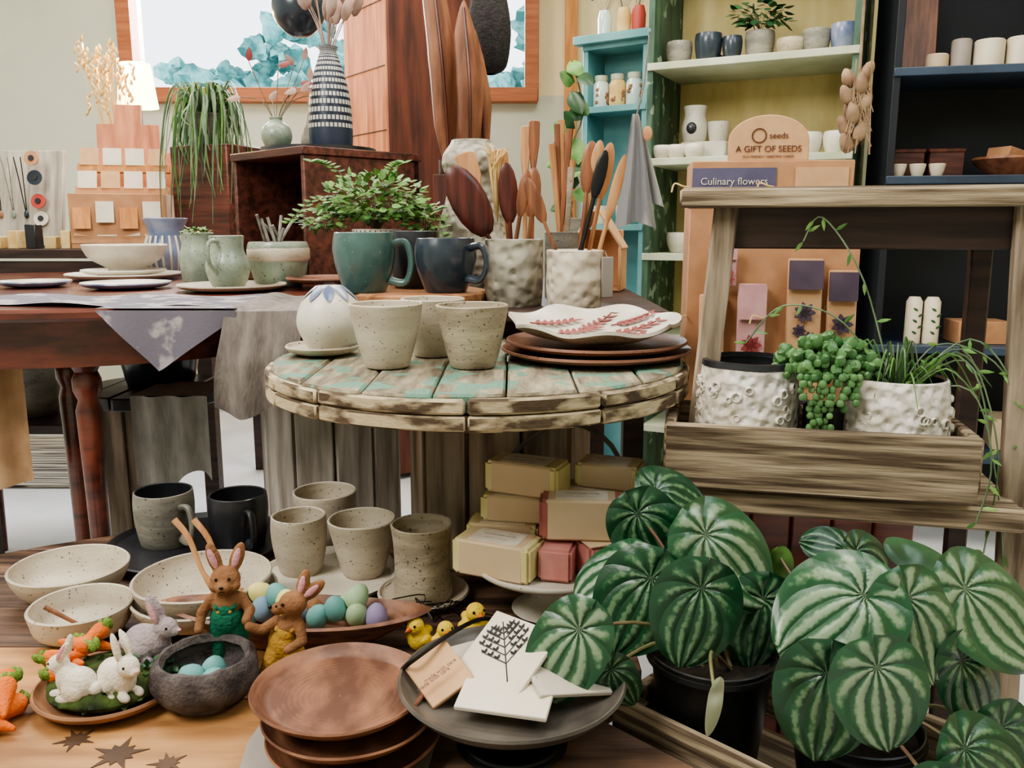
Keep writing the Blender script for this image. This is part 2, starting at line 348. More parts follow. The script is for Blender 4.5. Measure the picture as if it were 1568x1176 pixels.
def R(a,b): return random.uniform(a,b)
def frame(o,rz):
    c,s=math.cos(math.radians(rz)),math.sin(math.radians(rz))
    return lambda lx,ly,z:(o[0]+lx*c-ly*s,o[1]+lx*s+ly*c,z)
# ---------------------------------------------------------------- room
YB=4.6
o=O('floor');o.box((-.3,1.5,-.03),(6.2,6.5,.06),'floor',bev=0);o.finish()
o=O('ceiling');o.box((-.3,1.5,2.93),(6.2,6.5,.06),'ceil',bev=0);o.finish()
o=O('wall_back')
o.box((-.3,YB+.06,.835),(6.2,.12,1.67),'wall',bev=0);o.box((-.3,YB+.06,2.725),(6.2,.12,.35),'wall',bev=0)
o.box((-2.665,YB+.06,2.11),(1.47,.12,.88),'wall',bev=0);o.box((1.44,YB+.06,2.11),(2.72,.12,.88),'wallc',bev=0);o.finish()
o=O('wall_left');o.box((-3.4,1.5,1.45),(.1,6.3,2.9),'wall',bev=0);o.finish()
o=O('wall_right');o.box((2.8,1.5,1.45),(.1,6.3,2.9),'wallc',bev=0);o.finish()
o=O('wall_front');o.box((-.3,-1.65,1.45),(6.2,.1,2.9),'wall',bev=0);o.finish()
o=O('window_1')
for x in(-1.95,.1): o.box((x,YB-.02,2.12),(.07,.1,.96),'frame')
o.box((-.92,YB-.02,1.665),(2.1,.11,.07),'frame');o.box((-.92,YB-.02,2.57),(2.1,.1,.07),'frame');o.box((-.35,YB+.02,2.1),(.05,.05,.88),'frame')
o.finish()
o=O('trim_1');o.box((.30,YB-.03,1.45),(.06,.06,2.9),'orange');o.finish()
o=O('timber_post')
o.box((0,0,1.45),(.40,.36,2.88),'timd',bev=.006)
o.box((-.203,0,1.45),(.012,.35,2.88),'tim',bev=.004)  # lit and shaded sides painted in: paler skin over the darker post
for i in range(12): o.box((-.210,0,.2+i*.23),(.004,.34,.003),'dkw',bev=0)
o.finish((-.40,3.57,0.01),36)
# ---------------------------------------------------------------- outside
o=O('garden_tree')
rt=random.Random(3)
for i in range(420):
    x=rt.uniform(-4.3,.5);top=2.75+.3*math.sin(x*2.1)+.2*math.sin(x*5)
    z=.6+(top-.6)*rt.random()**.6;q=rt.uniform(.06,.20);o.ell((x,rt.uniform(9,10.3),z),(q,q,q*.8),'tree',seg=14)
o.tube([(-1,9.8,-.5),(-1,9.8,1.5)],.15,'dkw');o.finish(disp=(.14,9))
# ---------------------------------------------------------------- low display table
o=O('low_display_table')
def lowx(y):
    t=max(0,1-((y-.86)/.62)**2) if y>.86 else 1
    if y<.845: r=min(.095+(.845-y)-.006,.28)
    elif y<1.3: r=.090+min(.065,max(0,y-.87))
    else: r=.155-.4*(y-1.3)
    return -.28-.80*t**.5, r
ys=[.45,.60,.745,.88,1.0,1.115,1.22,1.33,1.455]
for i in range(len(ys)-1):
    a,b=ys[i]+.0015,ys[i+1]-.0015;L=[];Rr=[]
    for k in range(7):
        y=a+(b-a)*k/6;l,r=lowx(y);L.append((l,y));Rr.append((r,y))
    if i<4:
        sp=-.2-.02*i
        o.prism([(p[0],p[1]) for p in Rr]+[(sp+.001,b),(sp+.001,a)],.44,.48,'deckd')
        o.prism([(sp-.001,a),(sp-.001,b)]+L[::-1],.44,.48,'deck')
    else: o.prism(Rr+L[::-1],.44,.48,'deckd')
for x,y in((-.85,.6),(-.85,1.1),(.0,.6),(.05,1.25),(-.3,1.36)): o.box((x,y,.22),(.06,.06,.44),'dkw')
o.finish()
o=O('dark_leaf_marks')  # flat dark leaf-shaped marks on the deck boards
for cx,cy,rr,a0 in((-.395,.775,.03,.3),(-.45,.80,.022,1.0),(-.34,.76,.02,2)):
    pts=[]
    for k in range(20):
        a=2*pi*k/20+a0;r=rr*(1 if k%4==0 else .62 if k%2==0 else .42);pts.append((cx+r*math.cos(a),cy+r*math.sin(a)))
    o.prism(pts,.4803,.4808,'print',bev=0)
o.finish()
# ---------------------------------------------------------------- cable spool table
def plankdisc(o,c,Rd,z0,z1,nb,m,mr=None,jit=.006):
    w=2*Rd/nb
    for i in range(nb):
        a=-Rd+i*w+.0012;b=a+w-.0024;n=8;top=[];bot=[];rr=Rd+R(-jit,jit)
        for k in range(n+1):
            x=a+(b-a)*k/n;y=math.sqrt(max(rr*rr-x*x,0.0004));top.append((c[0]+x,c[1]+y));bot.append((c[0]+x,c[1]-y))
        o.prism(bot+top[::-1],z0,z1+R(-.001,.001),m,bev=.003)
def plankdrum(o,c,r,z0,z1,n,m,th=.015):
    for i in range(n):
        a=2*pi*i/n+.1;w=2*pi*r/n*.97
        o.box((c[0]+r*math.cos(a),c[1]+r*math.sin(a),(z0+z1)/2),(th,w,z1-z0),m,(0,0,math.degrees(a)),bev=.002)
o=O('cable_spool_table')
cs=(-.05,1.265)
plankdisc(o,cs,.302,.787,.81,7,'spool');
plankdisc(o,cs,.297,.765,.785,7,'spoolrim')
a=.1
while a<2*pi+.05:
    da=R(.35,.7);pp=[];rr=.308+R(-.003,.002);nk=8
    for k in range(nk+1):
        t=a+(da-.010)*k/nk;pp.append((cs[0]+rr*math.cos(t),cs[1]+rr*math.sin(t)))
    for k in range(nk,-1,-1):
        t=a+(da-.010)*k/nk;pp.append((cs[0]+.297*math.cos(t),cs[1]+.297*math.sin(t)))
    o.prism(pp,.767+R(-.001,.001),.7855,'spoolrim',bev=.002);o.prism(pp,.787,.8055+R(-.002,.001),'spoolrim',bev=.003);a+=da
plankdrum(o,(-.02,1.36),.135,.482,.765,11,'plank')
o.finish()
o=O('plank_pedestal');plankdrum(o,(-.36,1.66),.125,.0,.80,11,'plankw');plankdisc(o,(-.36,1.66),.12,.80,.825,3,'plank');o.finish((0,0,.002))
# ---------------------------------------------------------------- tables
def sup(cx,cy,rx,ry,e,n=64):
    out=[]
    for i in range(n):
        a=2*pi*i/n;c,s_=math.cos(a),math.sin(a);out.append((cx+rx*abs(c)**(2/e)*(1 if c>0 else -1),cy+ry*abs(s_)**(2/e)*(1 if s_>0 else -1)))
    return out
o=O('round_dining_table')
o.prism(sup(-1.13,2.10,.71,.65,2.9),.838,.86,'mahog',bev=.006)
pa=sup(-1.13,2.10,.66,.60,2.9)
V=[];F=[]
for i,(x,y) in enumerate(pa):
    V+=[(x,y,.75),(x,y,.838)]
n=len(pa)
F=[[2*i,2*((i+1)%n),2*((i+1)%n)+1,2*i+1] for i in range(n)];o.add(V,F,'mahog')
for x,y in((-.80,1.58),(-.905,1.72),(-1.6,1.75),(-.6,2.55),(-1.6,2.55)):
    o.lathe([(.0,0),(.012,0),(.014,.1),(.02,.5),(.024,.66),(.018,.68),(.026,.70),(.026,.72),(.02,.735),(.028,.75),(.028,.84),(0,.84)],'mahog',seg=20,X=T(x,y,0))
o.finish((0,0,0))
o=O('back_side_table')
o.box((-.065,1.94,.851),(.67,1.0,.018),'dkw',bev=.003)
for x,y in((-.37,2.36),(.24,2.36),(.24,1.66)): o.box((x,y,.42),(.04,.04,.84),'dkw')
o.box((0,1.8,.80),(.5,.02,.08),'dkw');o.finish()
o=O('grey_linen_cloth')
def lf(u,v):
    x=-.495+.13*u+.01*math.sin(v*5);
    if v<.35: return (x-.03*(.35-v),1.75-.315*v/.35,.866+.004*math.sin(u*9))
    t=(v-.35)/.65;return (x+.02*t*(u-.3),1.435+.010*math.sin(u*14)*t-.010*(1-abs(1-2*t)),.866-.17*t-.02*t*math.sin(u*5))
o.sheet(lf,24,30,'linen');o.finish()
o=O('lavender_runner')
o.sheet(lambda u,v:(-1.35+.88*u,1.66+.12*v-.16*u*(1-v)-.04,.8655+.003*math.sin(u*23+v*4)),40,6,'lav')
def rn(u,v):
    x=-.70+.235*u;d=1-abs((u-.42)/.58 if u>.42 else (.42-u)/.42)
    return (x,1.436-.004*math.sin(u*12)*v-.004,.867-.004-.10*v*max(d,0.02)-.012*u*v)
o.sheet(rn,24,10,'lav')
o.sheet(lambda u,v:(-.70+.235*u,1.432+.12*v,.8665),10,4,'lav')
o.finish()
# ---------------------------------------------------------------- ceramics
def cup(name,loc,rt,rb,H,m='cer',m2=None,th=.0035,belly=0,wob=.03,rz=0,handle=None,seed=0):
    o=O(name);pr=[(rb*.92,0),(rb,.004),(rb+(rt-rb)*.45+belly,H*.4),(rb+(rt-rb)*.8+belly,H*.75),(rt,H)]
    o.vessel(pr,th,m,m2,wob=wob,seed=seed+R(0,9))
    if handle:
        hs,hz0,hz1=handle;rr=rt+belly*.5
        o.tube([(rr*.93,0,H*hz1),(rr+hs*.7,0,H*(hz1+.04)),(rr+hs,0,H*(hz0+hz1)/2),(rr+hs*.65,0,H*(hz0-.02)),((rb+(rt-rb)*.3+belly)*.96,0,H*hz0)],[.0058,.005,.0048,.0055],m,seg=10,sm=5,flat=1.4)
    return o.finish(loc,rz)
def bowl(name,loc,Rr,H,m='cer',m2=None,th=.004,foot=.45,wob=.02,rz=0,fin=True,shape=.8):
    o=O(name);o.vessel([(Rr*foot,0),(Rr*foot+.002,.004),(Rr*shape,H*.35),(Rr*.95,H*.72),(Rr,H)],th,m,m2,wob=wob,seed=R(0,9),seg=56)
    return o.finish(loc,rz) if fin else o
def plate(o,Rr,H,m,z=0,th=.004,wob=.015,c=(0,0),m2=None):
    o.vessel([(Rr*.6,z),(Rr*.66,z+.001),(Rr*.9,z+H*.45),(Rr,z+H)],th,m,m2,wob=wob,seed=R(0,9),X=T(c[0],c[1],0),seg=64);return o
S=.8115
cup('speckled_cup',(-.172,1.165,S),.050,.031,.086,seed=1,wob=.05)
cup('speckled_cup',(-.054,1.165,S),.050,.032,.084,seed=2,m='cerb',wob=.05)
cup('speckled_cup',(-.118,1.272,S),.048,.031,.084,seed=3)
o=O('petal_vase_saucer');plate(o,.056,.012,'cer');o.finish((-.287,1.285,S))
o=O('petal_rim_vase')
o.lathe([(0,0),(.030,0),(.034,.003),(.048,.03),(.050,.05),(.042,.073),(.026,.090),(.018,.096),(.016,.097),(.014,.094),(.012,.09),(0,.088)],'cerw',sm=4)
for i in range(9):
    a=2*pi*i/9;n=(math.cos(a),math.sin(a),.9);o.leaf((math.cos(a)*.018,math.sin(a)*.018,.0985),(math.cos(a),math.sin(a),-.72),n,.034,.017,'blueg',curl=.12,dome=.05,nu=4,nv=6)
o.finish((-.274,1.285,S+.006))
o=O('brown_plate_stack')
plate(o,.140,.011,'brownp',z=0);plate(o,.134,.011,'brownp',z=.012);o.finish((.125,1.26,S))
o=O('red_leaf_dish')
def dz(v): return .006+.024*v**2.6
def dish(u,v):
    a=2*pi*u;r=.118*v;k=v**3
    w=1+.05*math.sin(7*a+1)*k+.03*math.sin(3*a)*k
    return (r*w*math.cos(a)*1.05,r*w*math.sin(a),dz(v)+.004*math.sin(7*a)*k)
o.sheet(dish,84,14,'cerw');
def dishb(u,v):
    x,y,z=dish(u,v);return (x*1.01,y*1.01,max(z-.007*(1-.3*v),.0)-.010*(1-v)*v)
o.sheet(lambda u,v:dishb(1-u,v),84,14,'cerb')
o.sheet(lambda u,v:tuple(Vector(dish(u,1))*(1-v)+Vector(dishb(u,1))*v),84,1,'cerw')
def ondish(x,y):
    r=min(math.hypot(x,y)/.118,1);return (x,y,dz(r)+.002)
for bx,by,tx,ty in((-.095,.01,-.03,.065),(-.02,.02,.035,.09),(.02,-.01,.095,.02),(-.06,-.03,-.0,.03),(.03,.045,.09,.06),(-.03,-.06,.06,-.05)):
    pts=[ondish(bx+(tx-bx)*k/6,by+(ty-by)*k/6) for k in range(7)];o.tube(pts,.0011,'redpr',seg=5,sm=1)
    for k in range(1,7):
        for sg in(-1,1):
            p=Vector(pts[k])+Vector((0,0,.001));d=Vector((tx-bx,ty-by,0)).normalized();q=Vector((-d.y,d.x,0))*sg
            o.leaf(p,(d+q*.9),(0,-.2,1),.020,.0080,'redpr',curl=-.1,dome=0,nu=2,nv=4)
o.finish((.122,1.262,S+.0265),rx=4)
TZ=.8605
o=O('wood_slab_riser');o.lathe([(0,0),(.128,0),(.131,.004),(.131,.022),(.127,.026),(0,.026)],'slab',wob=.03,seg=50,sm=1);o.finish((-.175,1.585,TZ))
MZ=TZ+.0265
cup('teal_mug',(-.262,1.53,MZ),.052,.038,.104,'tealg','tealg',belly=.006,handle=(.032,.2,.8),rz=-12,wob=.01)
cup('navy_mug',(-.118,1.53,MZ),.051,.038,.094,'navy','navy',belly=.007,handle=(.036,.28,.82),rz=-35,wob=.01)
cup('dark_green_mug',(-.185,1.64,MZ),.047,.04,.106,'blk','blk',belly=.003,wob=.01)
def foliage(o,n,c,r,ls,m,seed=1,flat=.6,stems=None):
    rnd=random.Random(seed)
    for i in range(n):
        while True:
            d=Vector((rnd.uniform(-1,1),rnd.uniform(-1,1),rnd.uniform(-1,1)))
            if .3<d.length<1: break
        if d.z<-.5: d.z*=.5
        p=Vector((c[0]+d.x*r[0],c[1]+d.y*r[1],c[2]+d.z*r[2]))
        t=Vector((d.x+rnd.uniform(-.6,.6),d.y+rnd.uniform(-.6,.6),d.z*.4+rnd.uniform(-.3,.4)));nrm=Vector((rnd.uniform(-.5,.5),rnd.uniform(-.9,.1),1))
        l=ls*rnd.uniform(.6,1.2);o.leaf(p,t,nrm,l,l*.72,m,curl=.15,dome=.1,nu=2,nv=4)
        if stems and i%stems==0: o.tube([(c[0],c[1],c[2]-r[2]),((p.x+c[0])/2,(p.y+c[1])/2,p.z*.5+c[2]*.5),tuple(p)],.0008,'stem',seg=4,sm=2)
o=O('potted_herb')
o.vessel([(.036,0),(.038,.004),(.046,.08),(.05,.135)],.004,'cerw','cerw');o.lathe([(0,.125),(.045,.125)],'soil')
for i in range(30):
    a=2*pi*i/30;o.box((.0495*math.cos(a),.0495*math.sin(a),.128),(.002,.0016,.012),'blk',(0,0,math.degrees(a)),bev=0)
foliage(o,600,(.0,0,.188),(.105,.085,.060),.02,'leaf',3,stems=8)
foliage(o,110,(-.10,-.01,.155),(.055,.04,.03),.018,'leaf',5,stems=6)
foliage(o,110,(.10,-.01,.155),(.05,.04,.04),.018,'leaf',6,stems=6)
for P in ([(0,0,.15),(-.10,-.02,.20),(-.17,-.03,.15)],[(0,0,.15),(-.07,-.02,.25),(-.12,-.03,.27)],[(0,0,.15),(.09,-.02,.20),(.14,-.04,.12)],[(0,0,.15),(.03,0,.25),(.06,0,.27)]):
    o.tube(P,.0009,'stem',seg=4,sm=5)
    for p in cr(P,7)[5:]:
        for sg in(-1,1): o.leaf(p,(sg,-.2,.3),(0,-.5,1),.016,.011,'leaf',nu=2,nv=4)
o.finish((-.275,1.76,TZ))
def utensil(o,b,t,hl,hw,m,flat=.25,r=.0045,roll=0):
    b=Vector(b);t=Vector(t);d=(t-b).normalized();o.tube([b,t],[r,r*.8],m,seg=8,sm=1)
    X=basis(t+d*hl*.45,d,Vector((math.sin(roll),-math.cos(roll),.1)));o.ell((0,0,0),(hw/2,hl/2,hw/2*flat),m,X=X,egg=0)
def spat(o,b,t,hl,hw,m,r=.004):
    b=Vector(b);t=Vector(t);d=(t-b).normalized();o.tube([b,t],[r,r],m,seg=8,sm=1)
    X=basis(t,d,(0,-1,.1));o.prism([(-r,-.02),(r,-.02),(hw/2,hl*.4),(hw/2,hl*.95),(hw*.3,hl),(-hw*.3,hl),(-hw/2,hl*.95),(-hw/2,hl*.4)],-.003,.003,m,X=X)
o=O('white_utensil_crock')
o.vessel([(.044,0),(.047,.004),(.05,.04),(.049,.075),(.05,.1)],.005,'bumpw','bumpw',wob=.03)
o.box((.054,-.02,.055),(.003,.025,.07),'slate',(0,0,-60));o.tube([(.05,-.01,.1),(.053,-.02,.09)],.001,'gourd',seg=4,sm=1)
utensil(o,(.0,.0,.02),(.018,.0,.20),.09,.03,'spoonm');utensil(o,(.01,.01,.02),(.042,.01,.19),.10,.026,'spoonw')
utensil(o,(-.01,.0,.02),(.03,-.01,.19),.085,.022,'black');utensil(o,(.0,.0,.02),(-.055,.0,.15),.085,.026,'spoonm',r=.0035);utensil(o,(.02,-.01,.02),(.052,-.02,.15),.12,.018,'spoonw')
utensil(o,(.0,.02,.02),(.03,.0,.22),.07,.022,'spoonw')
o.finish((.11,1.50,TZ))
o=O('grey_utensil_crock')
o.vessel([(.048,0),(.051,.004),(.054,.05),(.053,.10),(.053,.118)],.005,'bumpg','bumpg',wob=.03)
utensil(o,(.01,.0,.02),(-.05,-.01,.13),.14,.066,'spoond',flat=.3);utensil(o,(0,.02,.02),(-.008,.01,.15),.11,.036,'spoond');
utensil(o,(.02,.0,.02),(.03,.0,.16),.09,.03,'spoonm');spat(o,(-.02,.02,.02),(-.07,.02,.20),.075,.038,'spoonw');spat(o,(0,.03,.02),(-.02,.04,.21),.07,.03,'spoonw')
spat(o,(.02,.02,.02),(.02,.03,.24),.08,.018,'spoonw');spat(o,(.03,.02,.02),(.035,.03,.26),.07,.02,'spoonm')
utensil(o,(-.01,-.02,.04),(.01,-.03,.16),.085,.022,'spoonm')
for i in range(26):
    o.tube([(-.03,.02,.15),(-.035+R(-.01,.01),.02+R(-.01,.01),.24),(-.04+R(-.028,.03),.02+R(-.02,.02),.27+R(0,.02))],.0012,'gold',seg=4,sm=2)
o.finish((.004,1.565,TZ))
o=O('tall_bottle_vase')
o.lathe([(0,0),(.055,0),(.06,.005),(.078,.05),(.080,.1),(.070,.15),(.056,.20),(.050,.235),(.062,.265),(.060,.29),(.045,.312),(.042,.32),(.038,.31),(.03,.27),(0,.26)],'bumpg',sm=3,wob=.02);o.finish((-.085,1.86,TZ))
o=O('brush_pot');o.vessel([(.03,0),(.033,.004),(.034,.13)],.003,'cergy');
for i in range(8): o.tube([(R(-.01,.01),R(-.01,.01),.02),(R(-.03,.03),R(-.02,.02),R(.24,.36))],[.004,.007],random.choice(['podw','spoonw','cerb']),seg=7,sm=1)
o.finish((.10,1.75,TZ))
# ---------------------------------------------------------------- dining table ceramics
o=O('white_serving_bowl');o.vessel([(.05,0),(.05,.006),(.09,.03),(.104,.05),(.11,.068)],.005,'cerw',wob=.02);o.finish((-1.065,2.38,TZ+.024))
o=O('plate_stack');plate(o,.15,.014,'cerw');plate(o,.11,.012,'cerw',z=.012);o.finish((-1.065,2.36,TZ+.0005))
o=O('side_plate');plate(o,.10,.012,'blueg',m2='cerw');o.finish((-.90,2.0,TZ+.0005))
o=O('side_plate');plate(o,.08,.012,'blueg',m2='cerw');o.finish((-1.14,2.05,TZ+.0005))
o=O('side_plate');plate(o,.12,.012,'cer');o.finish((-.630,1.93,TZ+.0005))
o=O('side_plate');plate(o,.10,.012,'brownp');o.finish((-.425,2.0,TZ+.012))
o=O('celadon_jug')
o.vessel([(.032,0),(.036,.004),(.046,.03),(.047,.055),(.036,.085),(.038,.115)],.003,'celad',wob=.02)
o.tube([(-.0,-.034,.105),(.0,-.068,.10),(.0,-.07,.06),(0,-.045,.035)],[.005,.0045,.005],'celad',seg=8);o.finish((-.637,1.93,TZ+.006),-15)
o=O('celadon_canister');o.vessel([(.038,0),(.042,.004),(.046,.06),(.038,.10),(.04,.125)],.003,'celad',wob=.02);foliage(o,80,(0,0,.128),(.035,.035,.01),.012,'leaf',9);o.finish((-.80,2.2,TZ+.0005))
o=O('blue_striped_vase');o.vessel([(.045,0),(.05,.005),(.064,.06),(.05,.12),(.064,.165)],.004,'blueg','cerw',wob=.02)
for i in range(18):
    a=2*pi*i/18;o.tube([(.052*math.cos(a),.052*math.sin(a),.01),(.066*math.cos(a),.066*math.sin(a),.06),(.052*math.cos(a),.052*math.sin(a),.115)],.004,'cerw',seg=5,sm=3)
o.finish((-1.03,2.58,TZ+.0005))
o=O('incense_pot');o.vessel([(.05,0),(.056,.005),(.068,.05),(.072,.09),(.068,.105)],.005,'celad','cergy',wob=.02);o.lathe([(.0685,.06),(.0735,.066),(.0735,.088),(.07,.094)],'cer',seg=40)
for i in range(9): o.tube([(R(-.03,.03),R(-.03,.03),.07),(R(-.05,.05),R(-.04,.04),R(.13,.17))],.004,'cergy',seg=6,sm=1)
o.finish((-.560,2.07,TZ+.0005))
o=O('wooden_crate')
w1,w2,h=.36,.36,.335
o.box((0,w2/2,.01),(w1,w2,.02),'dkred');o.box((0,w2/2,h-.01),(w1+.01,w2+.01,.02),'dkred')
o.box((0,w2-.01,h/2),(w1,.02,h-.04),'dkw');o.box((w1/2-.008,w2/2,h/2),(.016,w2,h-.04),'dkred');o.box((-w1/2+.008,w2/2,h/2),(.016,w2,h-.04),'dkred')
o.finish((-.635,2.270,TZ+.0005),-45)
CZ=TZ+.337
o=O('round_black_tray');o.lathe([(0,0),(.15,0),(.155,.004),(.155,.014),(.148,.014),(.147,.007),(0,.007)],'blk',seg=50);o.finish((-.53,2.42,CZ))
o=O('striped_vase')
o.lathe([(0,0),(.048,0),(.056,.006),(.058,.06),(.054,.13),(.042,.19),(.027,.235),(.022,.25),(.026,.262),(.022,.262),(.018,.245),(0,.24)],'stripe',sm=3)
for i in range(22):
    a=R(0,6.28);d=R(.02,.10);z=R(.34,.52);x,y=d*math.cos(a),d*math.sin(a)
    o.tube([(0,0,.22),(x*.4,y*.4,.32),(x,y,z)],.0014,'pamp',seg=4,sm=3);o.ell((x,y,z),(.014,.014,.032),'pamp',seg=10,rot=(0,x*300,0))
o.finish((-.485,2.37,CZ+.0075))
o=O('bud_vase');o.vessel([(.022,0),(.03,.004),(.04,.03),(.034,.055),(.016,.07),(.018,.078)],.002,'celad')
for i in range(12):
    a=R(0,6.28);d=R(.03,.13);z=R(.12,.26);x,y=d*math.cos(a),d*math.sin(a)*.5
    o.tube([(0,0,.06),(x*.4,y*.4,.12),(x,y,z)],.0012,'stem',seg=4,sm=3)
    o.leaf((x,y,z),(R(-1,1),-.2,R(-.5,1)),(0,-1,.3),.035,.018,'pamp' if i%3 else 'redpr',nu=3,nv=5)
o.finish((-.62,2.33,CZ+.0075))
o=O('slim_grey_vase');o.vessel([(.022,0),(.03,.004),(.034,.04),(.018,.09),(.012,.12),(.015,.135)],.002,'cergy');o.finish((-.555,2.47,CZ+.0075))
o=O('hanging_dark_planter');o.vessel([(.02,0),(.04,.012),(.068,.045),(.075,.08),(.07,.11)],.004,'navy');
for k in(0,2.1,4.2): o.tube([(.07*math.cos(k),.07*math.sin(k),.11),(0,0,.30)],.0015,'blk',seg=5,sm=1)
o.tube([(0,0,.3),(0,0,1.32)],.002,'blk',seg=5,sm=1)
foliage(o,60,(0,0,.11),(.07,.07,.03),.025,'blueg',12);o.finish((-.60,2.55,1.53))
o=O('woven_hanging_lantern');o.lathe([(.02,0),(.05,.02),(.062,.09),(.058,.16),(.035,.28),(.028,.34),(.045,.40),(.05,.46),(.01,.48)],'seagr',sm=4,wob=.03);o.tube([(0,0,.47),(0,0,1.45)],.004,'blk',seg=6,sm=1);o.finish((-.065,2.55,1.43))
o=O('carved_wooden_pod')
def pod(x0,y0,z0,x1,z1,r):
    o.tube([(x0,y0,z0),(x0*.8+x1*.2,y0,z0+(z1-z0)*.2),((x0+x1)/2+.008,y0,z0+(z1-z0)*.5),(x0*.2+x1*.8,y0,z0+(z1-z0)*.8),(x1,y0,z1)],[.012,r*.8,r,r*.8,.003],'podw',seg=14,sm=6,flat=.5)
    o.tube([(x0,y0-.02,z0+.03),((x0+x1)/2+.008,y0-r*.7,z0+(z1-z0)*.5),(x1,y0-.01,z1-.02)],.004,'spoond',seg=6,sm=6)
pod(-.03,0,0,-.075,.56,.048);pod(.03,-.04,0,.015,.42,.046);pod(.065,.02,0,.04,.36,.03)
o.lathe([(0,-.02),(.06,-.02),(.06,.02),(0,.02)],'dkw')
o.finish((-.14,2.40,1.16))
o=O('sculpture_stand');o.box((0,0,.139),(.14,.12,.277),'timd');o.finish((-.14,2.38,TZ+.0005))
# ---------------------------------------------------------------- left background
o=O('side_bench');o.box((-1.65,3.18,.915),(1.35,.7,.03),'dkw');o.box((-1.65,2.86,.84),(1.3,.02,.1),'dkw')
for x,y in((-2.25,2.9),(-1.05,2.9),(-2.25,3.48),(-1.05,3.48)): o.box((x,y,.45),(.05,.05,.9),'dkw')
o.finish()
BZ=.9305
o=O('greeting_card_display')
o.prism([(-.15,0),(.15,0),(.15,.34),(.10,.34),(.10,.44),(.04,.44),(.04,.51),(-.05,.51),(-.05,.44),(-.11,.44),(-.11,.34),(-.15,.34)],-.02,.0,'tim',X=T(0,.12,0,rx=80))
for i in range(4):
    z=.02+i*.08;y=-.08+i*.05;o.box((0,y,z+.01),(.30,.02,.03),'orange' if i%2 else 'kraft',(-10,0,0))
    for k in range(4): o.box((-.11+k*.073,y-.002,z+.05),(.06,.003,.06),'paper' if (i+k)%3 else 'kraftl',(-15,0,R(-8,8)),bev=0)
o.box((0,.0,.09),(.30,.18,.18),'kraft',(0,0,0))
for k in range(4): o.box((-.11+k*.073,-.098,.10+.02*(k%2)),(.055,.003,.07),'paper' if k%2 else 'orange',(-10,0,R(-8,8)),bev=0)
o.finish((-1.33,2.98,BZ),12)
o=O('plant_stand_box');o.box((0,0,.17),(.25,.22,.34),'dkred',bev=.004);o.finish((-1.00,3.03,BZ),-25)
o=O('trailing_fern')
o.vessel([(.05,0),(.055,.005),(.075,.1)],.004,'cergy');o.lathe([(0,.09),(.07,.09)],'soil')
for i in range(130):
    a=R(0,6.28);d=R(.04,.13);hh=R(.01,.08);dr=R(-.30,.06);x,y=d*math.cos(a),d*math.sin(a)
    if y>0: y*=.4
    P=[(x*.3,y*.3,.09),(x*.7,y*.7,.13+hh),(x,y,.11+hh*.3),(x*1.15+R(-.02,.02),y*1.15-.02,.06+dr*.5),(x*1.1+R(-.03,.03),y*1.15-.02,dr)]
    o.tube(P,[.003,.004,.0042,.0032,.001],random.choice(['leaf','leafd','leafg','leafg']),seg=5,sm=4,flat=.4)
o.finish((-1.03,2.99,BZ+.341))
o=O('jewelry_display_board')
o.box((0,0,.17),(.38,.02,.34),'jean',(-12,0,0))
for k in range(6):
    x=-.16+k*.045;o.tube([(x-.012,-.052,.31),(x-.008,-.04,.24),(x,-.026,.12),(x+.008,-.04,.24),(x+.012,-.052,.31)],.0018,random.choice(['wire','cergy','cergy']),seg=4)
    o.ell((x,-.028,.115),(.009,.004,.014),random.choice(['celad','cerb','navy','terra']),seg=10)
for z,m in((.10,'cerw'),(.16,'red'),(.24,'navy'),(.305,'kraft')):
    o.lathe([(0,0),(.026,0),(.026,.004),(0,.004)],m,seg=20,X=T(.12,-.022-z*.12,z,rx=78));
    o.lathe([(0,.004),(.010,.004),(.010,.007),(0,.007)],'blk',seg=14,X=T(.12,-.022-z*.12,z,rx=78))
o.finish((-1.78,3.1,BZ))
o=O('ring_holder_rack')
for k in range(8): o.box((-.20+k*.06,0,.02+.01*(k%3)),(.035,.05,.04+.02*(k%3)),random.choice(['paper','kraft','blk','gold']),(0,0,R(-20,20)))
o.finish((-1.70,2.90,BZ))
o=O('table_lamp');o.lathe([(0,0),(.05,0),(.05,.01),(.014,.02),(.014,.53),(0,.53)],'dkw');o.lathe([(.075,.52),(.055,.68),(.053,.68),(.073,.52)],'shade');o.finish((-1.43,3.40,BZ))
o=O('pampas_grass_vase');o.vessel([(.03,0),(.035,.005),(.045,.08),(.02,.2),(.025,.25)],.003,'cerb')
for i in range(34):
    x,y,z=R(-.10,.06),R(-.08,.06),R(.50,.70);o.tube([(0,0,.22),(x*.4,y*.4,.42),(x,y,z)],[.0015,.001],'gold',seg=4,sm=3)
    for k in range(5): o.ell((x+R(-.01,.01),y,z-.03+k*.016),(.006,.006,.013),'gold',seg=6,rot=(0,R(-40,40),0))
o.finish((-1.44,3.22,BZ))
o=O('small_spool_stool');plankdisc(o,(0,0),.17,.595,.625,5,'blk');plankdrum(o,(-.085,0),.062,0,.595,8,'plank');o.finish((-.86,2.02,.002))
o=O('hanging_grey_cloth');o.sheet(lambda u,v:(-.84+.17*u,1.84+.01*math.sin(u*16),.635-.20*v-.03*v*math.sin(u*6)),20,10,'linenl');o.sheet(lambda u,v:(-.84+.17*u,1.84+.18*v,.636),6,4,'linenl');o.finish()
o=O('tan_hanging_cloth');o.sheet(lambda u,v:(-1.14+.20*u,1.62+.012*math.sin(u*16),.70-.24*v+.05*u),20,12,'tanc');o.sheet(lambda u,v:(-1.14+.20*u,1.62+.2*v,.70+.05*u+.002),6,4,'tanc');o.finish()
